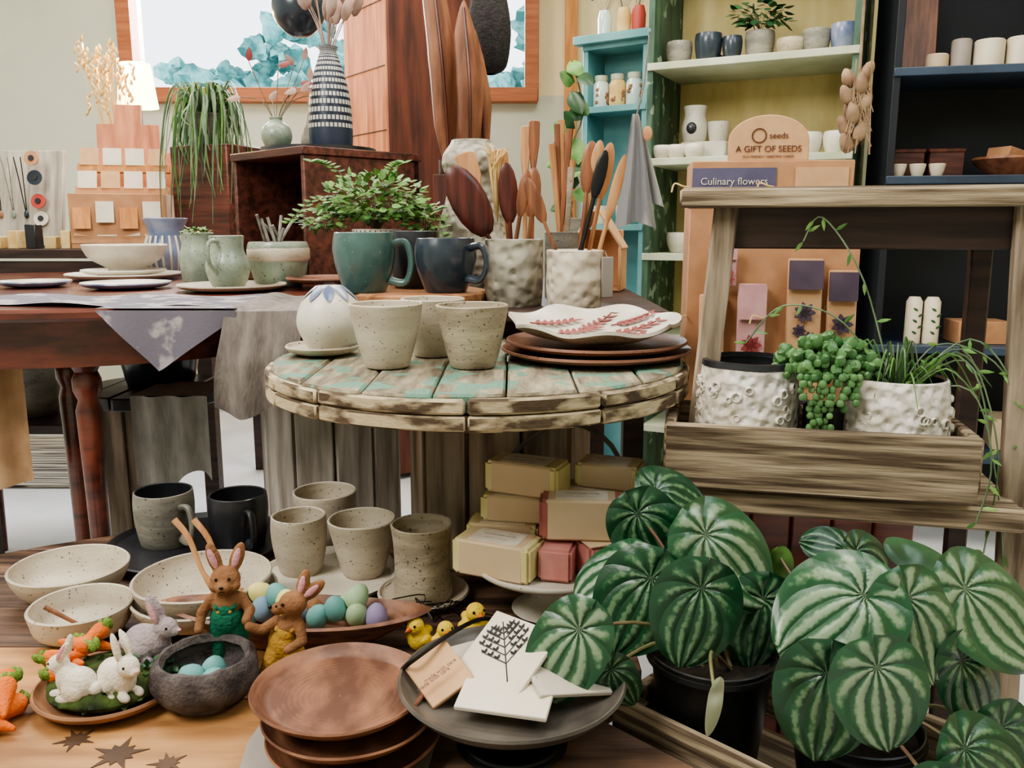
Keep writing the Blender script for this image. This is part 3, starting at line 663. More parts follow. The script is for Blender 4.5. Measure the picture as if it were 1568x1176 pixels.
o=O('striped_rug');o.box((-2.1,3.6,.008),(1.0,.8,.012),'rug');o.finish()
o=O('grey_planter');o.vessel([(.06,0),(.065,.01),(.085,.16)],.006,'cergy');o.finish((-1.32,2.3,.5))
o=O('planter_shelf');o.box((0,0,.485),(.5,.3,.025),'dkw')
for x in(-.22,.22):
    for y in(-.12,.12): o.box((x,y,.236),(.03,.03,.47),'dkw')
o.finish((-1.32,2.3,0))
o=O('blue_planter');o.vessel([(.07,0),(.08,.01),(.10,.11)],.006,'navy');o.finish((-.86,2.06,.628))
# ---------------------------------------------------------------- right background shelves
def unit(name,w,d,h,zs,msd,mb,ms,loc,rz,th=.022,ed=None):
    o=O(name)
    for x in(th/2,w-th/2): o.box((x,d/2,h/2),(th,d,h),msd)
    o.box((w/2,d-.005,h/2),(w,.01,h),mb,bev=0)
    for z in zs: o.box((w/2,d/2-.008,z-.012),(w-.002,d,.024),ms)
    if ed: o.box((w/2,.0-.01,h-.0),(w+.05,.05,.03),ed)
    o.finish(loc,rz)
unit('green_display_shelf',.67,.34,2.4,[.3,.62,.91,1.23,1.54,1.95],'green','plyw','shelf',(.455,3.02,.002),-27)
G=frame((.455,3.02),-27)
unit('dark_display_shelf',1.3,.32,2.3,[.3,.64,1.15,1.46,1.9],'ink','ink','inkb',(1.125,2.64,.002),-12)
D=frame((1.125,2.64),-12)
unit('teal_wall_cabinet',.27,.15,1.69,[.62,1.01,1.45,1.68],'teal','teal','teal',(.27,3.42,.002),-33,ed='teal')
B=frame((.27,3.42),-33)
for lx,r,hh,m in((.08,.042,.078,'cergy'),(.18,.044,.095,'navy'),(.26,.03,.08,'navy'),(.45,.045,.055,'cerb'),(.525,.042,.075,'cergy'),(.61,.04,.085,'blueg')):
    cup('shelf_cup',G(lx,.10,1.5425),r,r*.8,hh,m,belly=.004,handle=(.02,.25,.8) if lx in(.525,.61,.18) else None,wob=.02)
o=O('shelf_plant');o.vessel([(.036,0),(.04,.004),(.048,.06),(.046,.09)],.004,'cergy');foliage(o,120,(0,0,.14),(.10,.06,.05),.035,'leafd',4,stems=6);o.finish(G(.345,.12,1.5425))
o=O('stacked_linen_box');o.box((0,0,.03),(.16,.12,.06),'cerw',bev=.006);o.finish(G(.17,.17,1.2325),-27)
o=O('oil_burner');o.vessel([(.032,0),(.038,.004),(.045,.05),(.036,.09),(.04,.12)],.004,'cerw');o.ell((-.005,-.042,.045),(.018,.008,.02),'blk');o.finish(G(.13,.15,1.293),-20)
cup('white_shelf_cup',G(.21,.16,1.293),.038,.03,.065,'cerw',wob=.02)
for lx in(.05,.10,.16): cup('white_shelf_cup',G(lx,.045,1.2325),.030,.028,.045,'cerw',wob=.02,belly=.005)
for lx in(.42,.52,.61): cup('white_shelf_cup',G(lx,.10,1.2325),.042,.035,.07,'cerw',wob=.02,belly=.005)
for lx in(.1,.22): cup('white_shelf_cup',G(lx,.12,.9125),.045,.035,.07,'cerw',wob=.02,belly=.005)
for lx,m in((.05,'glass'),(.12,'gold'),(.19,'glass')):
    o=O('glass_jar');o.lathe([(0,0),(.03,0),(.032,.004),(.032,.085),(.024,.1),(.024,.105),(0,.105)],m,sm=1);o.lathe([(.026,.1),(.027,.12),(0,.121)],'shelf');
    for i in range(10): o.ell((R(-.026,.026),-.024,R(.02,.08)),(.008,.008,.008),'terra',seg=6)
    o.finish(B(lx,.06,1.4525))
for lx,m in((.06,'glass'),(.14,'gold'),(.2,'red')):
    o=O('dried_flower_jar');o.lathe([(0,0),(.025,0),(.027,.07),(.02,.1),(0,.1)],m)
    for i in range(12):
        x,y,z=R(-.05,.05),R(-.03,.03),R(.14,.22);o.tube([(0,0,.08),(x,y,z)],.001,'stem',seg=4,sm=1);o.ell((x,y,z),(.009,.009,.012),random.choice(['pamp','gold','red']),seg=6)
    o.finish(B(lx,.06,1.7075))
for lx in(.06,.16): cup('shelf_cup',B(lx,.06,1.0125),.035,.03,.07,'cerw',wob=.02)
for lx,r,hh,m in((.14,.032,.05,'soapw'),(.205,.028,.09,'waxg'),(.282,.042,.085,'wax'),(.365,.036,.09,'wax'),(.445,.036,.1,'wax')):
    o=O('pillar_candle');o.lathe([(0,0),(r,0),(r,hh-.004),(r-.004,hh),(0,hh-.003)],m,seg=28);o.tube([(0,0,hh-.005),(0,0,hh+.012)],.0012,'blk',seg=5,sm=1);o.finish(D(lx,.10,1.4625))
o=O('wooden_board');o.box((0,0,.12),(.13,.02,.24),'spoonm',(-6,0,0));o.finish(D(.09,.2,1.4645),-12)
for lx,w in((.085,.10),(.20,.10)):
    o=O('gift_box');o.box((0,0,.04),(w,.1,.08),'dkred');o.box((0,0,.0825),(w+.006,.106,.012),'timd');o.finish(D(lx,.18,1.1525),-12)
for lx in(.045,.100,.155): cup('tea_bowl',D(lx,.055,1.1525),.024,.016,.036,'wax',wob=.01)
o=O('rustic_wood_bowl');o.vessel([(.06,0),(.07,.01),(.11,.05)],.01,'podw',wob=.05);o.box((.0,0,.06),(.12,.08,.03),'kraft',(0,12,20));o.finish(D(.38,.12,1.1525))
for lx in(.125,.178):
    o=O('printed_candle');o.lathe([(0,0),(.024,0),(.024,.13),(.016,.145),(0,.145)],'wax');
    for k in range(5): o.leaf((.003,-.0245,.03+k*.018),(1 if k%2 else -1,0,.6),(0,-1,0),.02,.008,'leafd',nu=2,nv=3,curl=0,dome=0)
    o.finish(D(lx,.06,.6425))
o=O('parcel_box');o.box((0,0,.035),(.16,.12,.07),'kraft');o.finish(D(.33,.12,.6425),-5)
o=O('parcel_box');o.box((0,0,.05),(.2,.14,.10),'soapw');o.finish(D(.5,.14,.3025),-20)
o=O('hanging_towel')
o.sheet(lambda u,v:(-.01+(.02+.12*v)*(u-.4),.012*math.sin(u*12+v*2)*(.4+v),-.34*v-.05*v*abs(u-.5)),16,20,'towel');o.sheet(lambda u,v:(-.01+(.02+.10*v)*(u-.1),.03+.012*math.sin(u*10+v*2)*(.4+v),-.27*v-.05*v*abs(u-.5)),16,20,'towel')
o.tube([(0,.02,0),(.02,.01,.10),(.03,.0,.24)],.003,'linen',seg=5);o.ell((.035,.01,-.06),(.016,.004,.024),'kraft');o.finish((.405,2.86,1.36))
o=O('hanging_gourds')
o.tube([(0,0,.75),(0.005,0,0)],.003,'gourd',seg=5,sm=1)
for i in range(13): 
    a=i*2.4;o.ell((.024*math.cos(a),.018*math.sin(a),.02-i*.014),(.016,.015,.026),'gourd',rot=(0,math.cos(a)*30,0),seg=12,egg=.3)
for i in range(26): o.tube([(R(-.025,.025),-.018,R(-.1,.06)),(R(-.035,.035),-.024,R(-.18,-.03))],.0014,'gourd',seg=4,sm=1)
o.finish((.83,2.15,1.35),disp=(.003,40))
o=O('climbing_vine');o.vessel([(.04,0),(.045,.005),(.06,.1)],.004,'cergy')
o.tube([(0,0,.08),(-.02,0,.3),(.03,0,.45),(-.01,0,.62)],.003,'stem',seg=5)
for i in range(16):
    z=.16+i*.03;o.leaf((.0+R(-.02,.03),-.01,z),(R(-1,1),-.3,R(-.6,.4)),(R(-.4,.4),-1,.5),R(.06,.1),R(.05,.07),'leaf' if i%2 else 'leafd',nu=6,nv=6)
o.tube([(0,0,0),(0,0,-.92)],.02,'dkw',seg=12,sm=1);o.lathe([(0,-.925),(.12,-.925),(.12,-.905),(0,-.90)],'dkw')
o.finish((.21,3.0,.93))
o=O('paper_house_ornament')
for sg in(-1,1): o.box((sg*.033,0,.135),(.10,.10,.006),'kraftl',(0,sg*58,0))
for sg in(-1,1): o.box((sg*.055,0,.05),(.006,.10,.10),'kraftl')
o.box((0,.045,.07),(.10,.006,.13),'kraft');o.box((0,0,.003),(.11,.10,.006),'kraft');o.finish((.195,1.95,TZ),-15)
# ---------------------------------------------------------------- chest + seed stand
o=O('red_brown_chest')
o.box((.22,.13,.302),(.44,.25,.60),'dkred',bev=.004)
for i in range(6): o.box((.036+i*.0735,.0,.30),(.069,.014,.58),'mahog',bev=.003)
o.box((.22,.13,.612),(.46,.28,.02),'mahog',bev=.004);o.finish((.305,1.56,.002),-8)
o=O('seed_packet_display')
z0=.625
o.box((.15,.09,(1.04+z0)/2),(.30,.16,1.04-z0),'kraft',bev=.002);o.box((.14,.07,1.078),(.28,.13,.075),'kraft')
o.box((.075,.004,1.078),(.145,.004,.05),'purple',bev=0)
o.box((.225,.004,1.078),(.09,.004,.05),'kraftl',bev=0)
for x in(.0,.145): 
    for z in(.84,1.07): o.tube([(x+.0,.005,z),(x-.015,-.03,z),(x-.03,-.03,z+.005),(x-.035,-.03,z-.01)],.0016,'gold',seg=5)
pts=[(-.07,0)]+[(.07*math.cos(pi-t*pi/16),.035+.045*math.sin(t*pi/16)) for t in range(17)]+[(.07,0)]
o.prism(pts,-.003,.003,'kraftl',X=T(.135,.03,1.116,rx=90))
o.text('A GIFT OF SEEDS',.0152,'dkred',T(.135,.0255,1.132,rx=90),ext=.0003);o.text('ECO FRIENDLY GREETING CARDS',.0058,'dkred',T(.135,.0255,1.122,rx=90),ext=.0002);o.text('seeds',.015,'dkred',T(.152,.0255,1.155,rx=90),ext=.0002);o.text('Culinary flowers',.0175,'paper',T(.075,.0008,1.074,rx=90),ext=.0003)
o.lathe([(.011,0),(.013,0),(.013,.001),(.011,.001)],'dkred',X=T(.118,.0262,1.160,rx=90))
for x,z,m,w,h in((.115,.80,'pinkp',.05,.20),(.06,.93,'pinkp',.05,.07),(.045,.80,'kraftl',.045,.16),(.205,.86,'purp',.06,.17),(.27,.84,'purp',.05,.17),(.205,.70,'kraftl',.06,.1)):
    o.box((x,-.012,z),(w,.008,h),m if m!='purp' else 'kraftl',(-5,0,0));o.box((x,-.020+.002,z+h*.33),(w*.98,.004,h*.3),m,(-5,0,0),bev=0)
    for cx,cz,rr in((0,-.01,.02),(-.008,-h*.25,.013),(.01,-h*.32,.012)):
        for k in range(7):
            a=k*.9;o.leaf((x+cx,-.0215-.002,z+cz),(math.cos(a),0,math.sin(a)),(0,-1,0),rr,rr*.6,'redpr' if m=='pinkp' else 'purp',nu=2,nv=4,curl=0,dome=0)
    o.tube([(x,-.0225,z-h*.45),(x,-.0225,z-.01)],.0008,'leafd',seg=4,sm=1)
o.finish((.32,1.565,.001),-8)
# ---------------------------------------------------------------- stool with planter
o=O('rustic_step_stool')
o.box((.235,.11,1.04),(.50,.25,.022),'grey',bev=.005);o.box((.235,-.012,1.037),(.50,.012,.024),'grey',bev=.003)
o.box((.215,.03,1.0),(.36,.016,.055),'dkw');o.box((.215,.19,1.0),(.36,.016,.055),'dkw')
o.beam((.045,.02,1.03),(-.035,-.06,.001),.032,.022,'greyz',up=(0,1,0));o.beam((.045,.20,1.03),(-.02,.26,.001),.03,.02,'dkw',up=(0,1,0))
o.beam((.405,.02,1.03),(.43,-.06,.001),.032,.022,'greyz');o.beam((.405,.20,1.03),(.43,.26,.001),.03,.02,'dkw')
o.box((.19,.05,.655),(.44,.20,.02),'grey',bev=.004)
o.box((.19,-.06,.65),(.445,.016,.03),'grey',bev=.004)
o.box((.19,.21,.30),(.40,.016,.05),'grey')
o.finish((.235,1.14,0),-13)
PB=frame((.195,1.065),-13)
o=O('weathered_planter_box')
Lb,Db=.375,.165
o.box((Lb/2,.007,.045),(Lb,.014,.084),'grey',bev=.003);o.box((Lb/2,Db-.007,.045),(Lb,.014,.084),'grey',bev=.003)
for x in(.007,Lb-.007): o.box((x,Db/2,.045),(.014,Db-.03,.084),'grey',bev=.003)
o.box((Lb/2,Db/2,.008),(Lb-.03,Db-.03,.012),'grey',bev=.002)
o.finish((.195,1.065,.6665),-13,disp=(.0015,60))
def coralpot(name,loc,r,hh,rim='blk',seed=0):
    o=O(name);o.vessel([(r*.86,0),(r*.95,.006),(r,hh*.45),(r*.93,hh*.85),(r*.89,hh)],.006,'coral',rim,wob=.03,seg=60)
    rnd=random.Random(seed)
    for i in range(80):
        a=rnd.uniform(0,6.28);z=rnd.uniform(.2,.84)*hh;rr=r*1.0-.006*abs(z/hh-.45)
        b=Matrix.Translation((rr*math.cos(a),rr*math.sin(a),z))@Euler((0,pi/2,a)).to_matrix().to_4x4()
        o.lathe([(.0035,.0),(.0052,.002),(.0068,.0),(.007,-.004)],'coral',seg=8,X=b@Matrix.Scale(rnd.uniform(.7,1.2),4))
    o.lathe([(0,hh*.88),(r*.84,hh*.88)],'soil');return o
o=coralpot('coral_textured_pot',None,.069,.142,seed=1);o.lathe([(.0615,.137),(.063,.139),(.062,.146),(.057,.147),(.056,.13)],'blk',seg=50,sm=1,wob=.05);o.finish(PB(.105,.085,.6825))
o=coralpot('coral_textured_pot',None,.070,.128,rim='blk',seed=2)
for i in range(44):
    a=R(0,6.28);d=R(.02,.11);x,y=d*math.cos(a),d*math.sin(a);o.tube([(x*.2,y*.2,.11),(x*.6,y*.6,.14+R(0,.04)),(x,y,.12+R(-.02,.03))],[.0018,.0014,.0005],random.choice(['leaf','leafg','pearl']),seg=4,sm=4)
for P in ([(0,0,.1),(-.08,-.02,.2),(-.15,.0,.22),(-.19,.02,.17)],[(0,0,.1),(.06,-.04,.17),(.10,-.07,.05),(.09,-.08,-.08)],[(0,0,.1),(.07,-.05,.12),(.11,-.06,.0),(.13,-.06,-.12)],[(0,0,.1),(-.05,.0,.25),(-.10,.02,.33),(-.12,.03,.30)],[(0,0,.1),(.05,0,.17),(.12,-.03,.14),(.15,-.05,.02)],[(0,0,.1),(.05,-.07,.16),(.07,-.11,.05),(.06,-.11,-.03)],[(0,0,.1),(.08,-.02,.18),(.14,-.04,.10),(.16,-.05,-.05)]):
    o.tube(P,.0011,'leafg',seg=5,sm=6)
    for k in range(9):
        q=cr(P,6);p=q[min(len(q)-1,2+k*2)];o.leaf(p,(R(-1,1),-.4,R(-1,.5)),(0,-1,.4),.018,.005,'leaf',nu=2,nv=3)
o.finish(PB(.288,.085,.6825))
o=O('string_of_pearls_pot');o.vessel([(.022,0),(.024,.004),(.026,.085)],.003,'black');o.lathe([(0,.08),(.024,.08)],'soil')
for i in range(320):
    a=R(0,6.28);d=R(.0,.068);x,y=d*math.cos(a),d*math.sin(a)*.62;z=.125+.05*math.sqrt(max(0,1-(d/.075)**2))*R(.0,1)
    r=R(.0048,.0085);o.ell((x,y,z),(r,r*.8,r*1.1),'pearl',seg=8,rot=(R(-40,40),R(-40,40),0))
for s0 in range(8):
    x0=-.05+.011*s0;ln=R(.03,.06) if s0>3 else R(.07,.11)
    for k in range(int(ln/.008)): r=R(.0042,.006);o.ell((x0*(1-.3*min(1,k/6))+R(-.005,.005),-.046+R(-.004,.004),.13-k*.008),(r,r,r),'pearl',seg=8)
o.finish(PB(.200,.065,.688))
# ---------------------------------------------------------------- bottom: bowls, cups
Z=.481
bowl('speckled_bowl',(-.626,1.14,Z),.079,.050,'cer')
bowl('speckled_bowl',(-.550,1.02,Z),.063,.047,'cer',shape=.85)
o=O('small_wooden_spoon');utensil(o,(-.03,-.0,.045),(.01,.01,.014),.03,.018,'spoonm',r=.003);o.finish((-.564,1.015,Z))
o=bowl('nested_serving_bowls',None,.095,.042,'cer',fin=False);o.vessel([(.05,.014),(.055,.018),(.075,.032),(.086,.050),(.09,.062)],.004,'cer',wob=.02,seg=56)
for dx in(0,.026):
    o.tube([(.035+dx,-.02,.02),(.02+dx,-.01,.045)],[.010,.010],'spoonw',seg=8,flat=.4,sm=2)
    o.tube([(.03+dx,-.01,.03),(.0+dx,.0,.065),(-.02+dx,.01,.11),(-.04+dx,.015,.135)],[.009,.003,.004,.0045],'spoonw',seg=8,flat=.6)
o.finish((-.412,1.075,Z))
o=O('black_round_tray');o.lathe([(0,0),(.13,0),(.138,.006),(.142,.016),(.138,.017),(.132,.009),(0,.006)],'blk',seg=56,wob=.01);o.finish((-.515,1.33,Z))
cup('grey_mug',(-.570,1.34,Z+.0065),.046,.040,.09,'cergy','blk',belly=.003,handle=(.026,.2,.75),rz=-35)
cup('charcoal_mug',(-.446,1.33,Z+.0065),.045,.040,.088,'blk','blk',belly=.003,handle=(.026,.2,.75),rz=-55)
o=O('wavy_tray');o.lathe([(0,0),(.09,0),(.10,.004),(.105,.012),(.10,.013),(.094,.007),(0,.006)],'cerw',seg=56,wob=.08);o.finish((-.272,1.205,Z))
cup('tumbler_cup',(-.320,1.225,Z+.0065),.0405,.032,.088,'cer',belly=.003,wob=.05);cup('tumbler_cup',(-.224,1.215,Z+.0065),.050,.031,.086,'cer',wob=.05)
cup('tumbler_cup',(-.312,1.365,Z),.052,.04,.088,'cer',belly=.003)
o=O('round_saucer');plate(o,.065,.012,'cer');o.finish((-.126,1.14,Z))
cup('grooved_tumbler',(-.126,1.14,Z+.005),.043,.041,.106,'cerb',belly=-.003,wob=.05)
o=O('wooden_boat_bowl')
def boat(u,v):
    a=2*pi*u;x=.175*math.cos(a)*(.55+.45*v);y=.052*math.sin(a)*abs(math.sin(a))**.15*(.55+.45*v);return (x,y,.002+.038*v+.010*v*abs(math.cos(a))**3)
o.sheet(boat,60,6,'walnut');o.sheet(lambda u,v:tuple(Vector(boat(1-u,v))*.95+Vector((0,0,.005))),60,6,'walnut')
o.sheet(lambda u,v:tuple(Vector(boat(u,1))*(1-v)+(Vector(boat(u,1))*.95+Vector((0,0,.005)))*v),60,1,'walnut')
o.sheet(lambda u,v:(boat(u,0)[0]*v,boat(u,0)[1]*v,.002),40,2,'walnut');o.sheet(lambda u,v:(boat(u,0)[0]*v,boat(u,0)[1]*v,.012),40,2,'walnut')
o.finish((-.275,1.010,Z),-4)
o=O('felt_easter_eggs')
for x,y,z,m in((-.045,.01,.040,'eggb'),(-.025,.012,.056,'eggt'),(-.008,-.004,.054,'eggy'),(.005,.016,.040,'eggb'),(-.065,.005,.035,'eggt'),(.03,.0,.036,'eggt'),(.052,.002,.046,'eggt'),(.08,.0,.040,'eggg'),(.078,.012,.058,'eggg'),(.105,.0,.038,'eggl'),(.02,.014,.036,'feltbr'),(-.085,0,.038,'eggb'),(.06,.02,.04,'eggg'),(-.05,.02,.055,'eggy')):
    o.ell((x,y,z),(.0145,.0145,.018),m,rot=(R(-50,50),R(-50,50),0),egg=.12)
o.finish((-.275,1.010,Z),-4)
PL=(-.452,.885)
o=O('terracotta_plate');plate(o,.080,.016,'terra');o.finish((PL[0],PL[1],Z))
o=O('moss_nest');o.ell((0,0,.012),(.066,.062,.016),'moss',seg=32)
foliage(o,260,(.0,.0,.014),(.06,.055,.014),.011,'moss',5);foliage(o,200,(.035,.02,.02),(.035,.03,.018),.011,'leafd',6);o.finish((PL[0],PL[1],Z+.006),disp=(.003,60))
def carrot(o,p,d,L=.035,r=.009):
    p=Vector(p);d=Vector(d).normalized();o.felt([('c',p,r,p+d*L,.003)],'feltor',vox=.0014)
    for k in range(4):
        a=k*1.57+.5;o.ell(tuple(p-d*.008+Vector((math.cos(a)*.005,math.sin(a)*.005,.002))),(.004,.004,.008),'feltlg',seg=8,rot=(R(-30,30),R(-30,30),0))
o=O('felt_carrots')
for p,d in(((-.055,-.01,.030),(1,.3,0)),((-.06,.02,.030),(.8,-.5,.2)),((-.045,.04,.042),(.9,.2,-.3)),((-.065,.0,.044),(.9,.5,-.1)),((-.03,.045,.055),(-.3,-.7,-.2)),((-.035,.02,.05),(-.8,.2,0))): carrot(o,p,d,r=.010)
o.finish((PL[0],PL[1],Z))
o=O('felt_carrots')
for p,d in(((-.02,.0,.014),(.8,-.6,-.1)),((.0,-.02,.012),(.9,-.2,-.1)),((.0,.03,.03),(-1,-.3,-.3)),((.02,.01,.012),(-.3,-1,0)),((.01,.01,.032),(.5,-1,-.4)),((-.02,.03,.014),(-.5,-1,0)),((.005,-.035,.012),(-.9,-.3,0))): carrot(o,p,d,.04,.012)
o.finish((-.556,.835,Z))
def bunny(name,m,loc,rz,s=1,up=0,mear='feltpk'):
    o=O(name);hz=.036+up
    P=[('e',(-.008,0,.018),(.021,.0165,.019)),('e',(.005,0,.021+up*.4),(.015,.0125,.017+up*.5),(0,-15,0)),('c',(.009,0,.026+up*.5),.010,(.014,0,hz-.004),.009),
     ('e',(.017,0,hz),(.0125,.0105,.0105),(0,12,0)),('e',(.026,0,hz-.003),(.006,.006,.005)),
     ('e',(.017,.0075,.0055),(.009,.0048,.005)),('e',(.017,-.0075,.0055),(.009,.0048,.005)),
     ('e',(-.008,.0125,.013),(.013,.0065,.012)),('e',(-.008,-.0125,.013),(.013,.0065,.012)),('e',(.002,.0145,.005),(.010,.005,.005)),('e',(.002,-.0145,.005),(.010,.005,.005)),
     ('e',(-.029,0,.015),(.0075,.0075,.0075)),
     ('e',(.004,.0062,hz+.018),(.0052,.0034,.016),(0,-34,0)),('e',(.008,-.0062,hz+.019),(.0052,.0034,.016),(0,-20,0))]
    X=Matrix.Scale(s,4);o.felt(P,m,vox=.0011,X=X,it=5)
    for sg,tl,xx in((1,-34,.004),(-1,-20,.008)): o.ell((xx+.001,sg*.0085,hz+.0185),(.0032,.0014,.012),mear,rot=(0,tl,0),seg=10,X=X)
    o.ell((.0318,0,hz-.0015),(.0018,.0022,.0015),'feltpk',seg=8,X=X)
    for sg in(1,-1): o.ell((.0228,sg*.0085,hz+.003),(.0014,.0014,.0014),'dot',seg=8,X=X)
    return o.finish(loc,rz)
bunny('white_felt_bunny','feltw',(PL[0]-.022,PL[1]-.036,Z+.018),165,.98,up=.002)
bunny('white_felt_bunny','feltw',(PL[0]+.026,PL[1]-.030,Z+.018),-35,1.08,mear='feltw')
bunny('lilac_felt_bunny','feltli',(PL[0]+.035,PL[1]+.032,Z+.026),-10,1.15)
o=O('felt_nest');o.vessel([(.035,0),(.044,.004),(.058,.022),(.057,.042),(.050,.052)],.010,'feltgy',wob=.04,seg=50);
for x,y in((-.015,-.005),(.014,-.012),(.004,.014)): o.ell((x,y,.028),(.0150,.013,.013),'eggt',rot=(0,0,R(0,90)))
o.finish((-.342,.880,Z),disp=(.002,70))
o=O('felt_rabbit_in_green_overalls')
o.felt([('c',(0,0,.084),.009,(0,0,.092),.008),('e',(0,-.001,.103),(.0155,.0145,.0135)),('e',(0,-.013,.099),(.0085,.0085,.007)),('e',(-.008,-.006,.098),(.008,.008,.007)),('e',(.008,-.006,.098),(.008,.008,.007)),
  ('e',(-.011,.003,.124),(.0072,.0040,.018),(0,-16,0)),('e',(.012,.003,.124),(.0072,.0040,.018),(0,20,0)),
  ('e',(0,.0,.076),(.0165,.0125,.014)),
  ('c',(-.014,0,.082),.0062,(-.025,-.004,.068),.0055),('c',(-.025,-.004,.068),.0055,(-.027,-.012,.054),.005),('c',(.014,0,.082),.0062,(.024,-.006,.070),.0055),('c',(.024,-.006,.070),.0055,(.022,-.018,.064),.005)],'feltbr',vox=.0011,it=4)
o.felt([('e',(0,0,.060),(.0185,.0145,.020)),('e',(0,-.006,.072),(.010,.008,.010)),('c',(-.009,0,.050),.0115,(-.011,-.001,.012),.0085),('c',(.009,0,.050),.0115,(.011,-.001,.012),.0085),
  ('c',(-.009,-.010,.076),.0026,(-.011,.002,.086),.0026),('c',(.009,-.010,.076),.0026,(.011,.002,.086),.0026)],'feltgr',vox=.0011,it=4)
for sg in(1,-1):
    o.felt([('e',(sg*.012,-.006,.006),(.0085,.0125,.006))],'feltgr');o.ell((sg*.0065,-.0135,.1075),(.0017,.0015,.0019),'dot',seg=8);o.ell((sg*.006,-.0155,.073),(.0018,.001,.0018),'feltye',seg=8)
    o.ell((sg*.0118,-.0007,.125),(.0038,.0012,.012),'feltpk',rot=(0,sg*18,0),seg=10)
o.ell((0,-.0215,.1015),(.0024,.0016,.0018),'dot',seg=8);o.tube([(-.003,-.0212,.096),(0,-.0218,.0975),(.003,-.0212,.096)],.0006,'dot',seg=4,sm=2)
o.box((0,-.0135,.063),(.014,.002,.010),'feltgr',bev=.001)
o.finish((-.334,.938,Z),6).scale=(1.13,)*3
o=O('felt_rabbit_in_mustard_overalls')
o.felt([('c',(.010,0,.070),.008,(.014,-.002,.080),.0075),('e',(.012,-.003,.088),(.0145,.013,.0125)),('e',(-.001,-.008,.084),(.0085,.007,.0065),(0,0,20)),
  ('e',(.021,.003,.106),(.0068,.0040,.018),(0,16,0)),('e',(.031,.004,.100),(.0068,.0040,.017),(0,48,0)),
  ('e',(.006,0,.062),(.0150,.0125,.013)),
  ('c',(-.006,-.004,.068),.006,(-.020,-.010,.060),.0052),('c',(-.020,-.010,.060),.0052,(-.030,-.016,.066),.005),('c',(.018,-.004,.066),.006,(.024,-.012,.052),.0052),('c',(.024,-.012,.052),.0052,(.012,-.020,.046),.005)],'feltbr',vox=.0011,it=4)
o.felt([('e',(.001,0,.044),(.0185,.015,.019)),('e',(.004,-.007,.056),(.010,.007,.010)),('c',(-.008,-.002,.034),.0115,(-.018,-.006,.012),.009),('c',(.010,-.002,.034),.0115,(.006,-.008,.012),.009),
  ('c',(-.004,-.010,.062),.0026,(-.002,.002,.072),.0026),('c',(.013,-.010,.062),.0026,(.016,.002,.070),.0026)],'feltye',vox=.0011,it=4)
for x in(-.022,.004): o.felt([('e',(x,-.012,.006),(.0080,.0125,.006))],'feltye')
o.ell((.006,-.0155,.0915),(.0017,.0015,.0019),'dot',seg=8);o.ell((-.0085,-.0125,.087),(.0022,.002,.0018),'dot',seg=8);o.ell((.0,-.0165,.090),(.0013,.0012,.0015),'dot',seg=8)
for x,z,tl in((.021,.107,16),(.031,.101,48)): o.ell((x,-.0006,z),(.0034,.0012,.011),'feltpk',rot=(0,tl,0),seg=10)
o.finish((-.262,.915,Z),-8).scale=(1.12,)*3
def chick(x,y,rz,s=1):
    o=O('felt_chick');X=Matrix.Scale(s,4);o.felt([('e',(0,0,.014),(.014,.013,.0135)),('e',(.006,0,.031),(.0105,.0100,.0098)),('e',(-.015,0,.019),(.006,.006,.005),(0,-30,0)),('e',(0,.012,.015),(.008,.004,.006)),('e',(0,-.012,.015),(.008,.004,.006))],'chick',vox=.0012,X=X,it=3)
    o.lathe([(0,.008),(.0036,0),(0,0)],'feltor',seg=10,X=X@T(.0155,0,.0305,ry=95))
    for sg in(1,-1): o.ell((.0135,sg*.0058,.0345),(.0016,.0016,.0016),'dot',seg=8,X=X)
    o.finish((x,y,Z),rz)
chick(-.116,.990,-125,1.1);chick(-.084,.985,-70,1.05);chick(-.050,1.020,-60,1.25)
o=O('twig_bundle')
for i in range(26):
    x,y=R(-.08,.03),R(-.01,.03);o.tube([(x,y,R(.002,.01)),(x+R(-.03,.03),y+R(-.01,.02),R(.003,.03)),(x+R(-.04,.04),y+R(-.01,.03),R(.002,.02))],.0009,'wire',seg=4)
o.finish((-.08,1.060,Z))
o=O('wooden_plate_stack')
def wplate(z,r,c):
    pr=[(0,z),(r*.62,z),(r*.9,z+.009),(r*1.0,z+.019),(r*.985,z+.021),(r*.955,z+.019),(r*.86,z+.0115)]
    k=26
    for i in range(k): f=1-i/(k-1);rr=r*.80*f;pr.append((rr,z+.0078+.0025*f**3+(.0007 if i%2 else -.0007)))
    o.lathe(pr,'walnut',seg=80,X=T(c[0],c[1],0),wob=.02,seed=z*99)
wplate(.0,.088,(.016,-.014));wplate(.019,.088,(.010,-.006));wplate(.040,.089,(0,0))
o.finish((-.174,.797,Z+.003),ang=60)
o=O('grey_paper_board');o.prism([(-.09,.085),(-.10,.0),(-.085,-.12),(.08,-.12),(.095,.03),(.09,.075)],0,.0025,'slate',bev=0);o.finish((-.170,.79,Z))
o=O('dark_cake_stand')
o.lathe([(0,0),(.052,0),(.055,.004),(.053,.010),(.038,.015),(.026,.021),(.03,.026),(.026,.033),(.032,.041),(.05,.046),(.0,.048)],'black',sm=3,seg=50)
o.vessel([(.05,.048),(.07,.050),(.10,.057),(.115,.072)],.004,'pewt','pewt',seg=60)
o.tube([(-.113,.02,.07),(-.10,.0,.09),(-.06,.04,.102),(-.03,.09,.092),(.0,.11,.074)],.0025,'wire',seg=8,sm=6)
o.finish((.0,.795,Z),0)
o=O('paper_packets')
def pk(c,w,h,rot,m): o.box(c,(w,h,.005),m,rot,bev=.001)
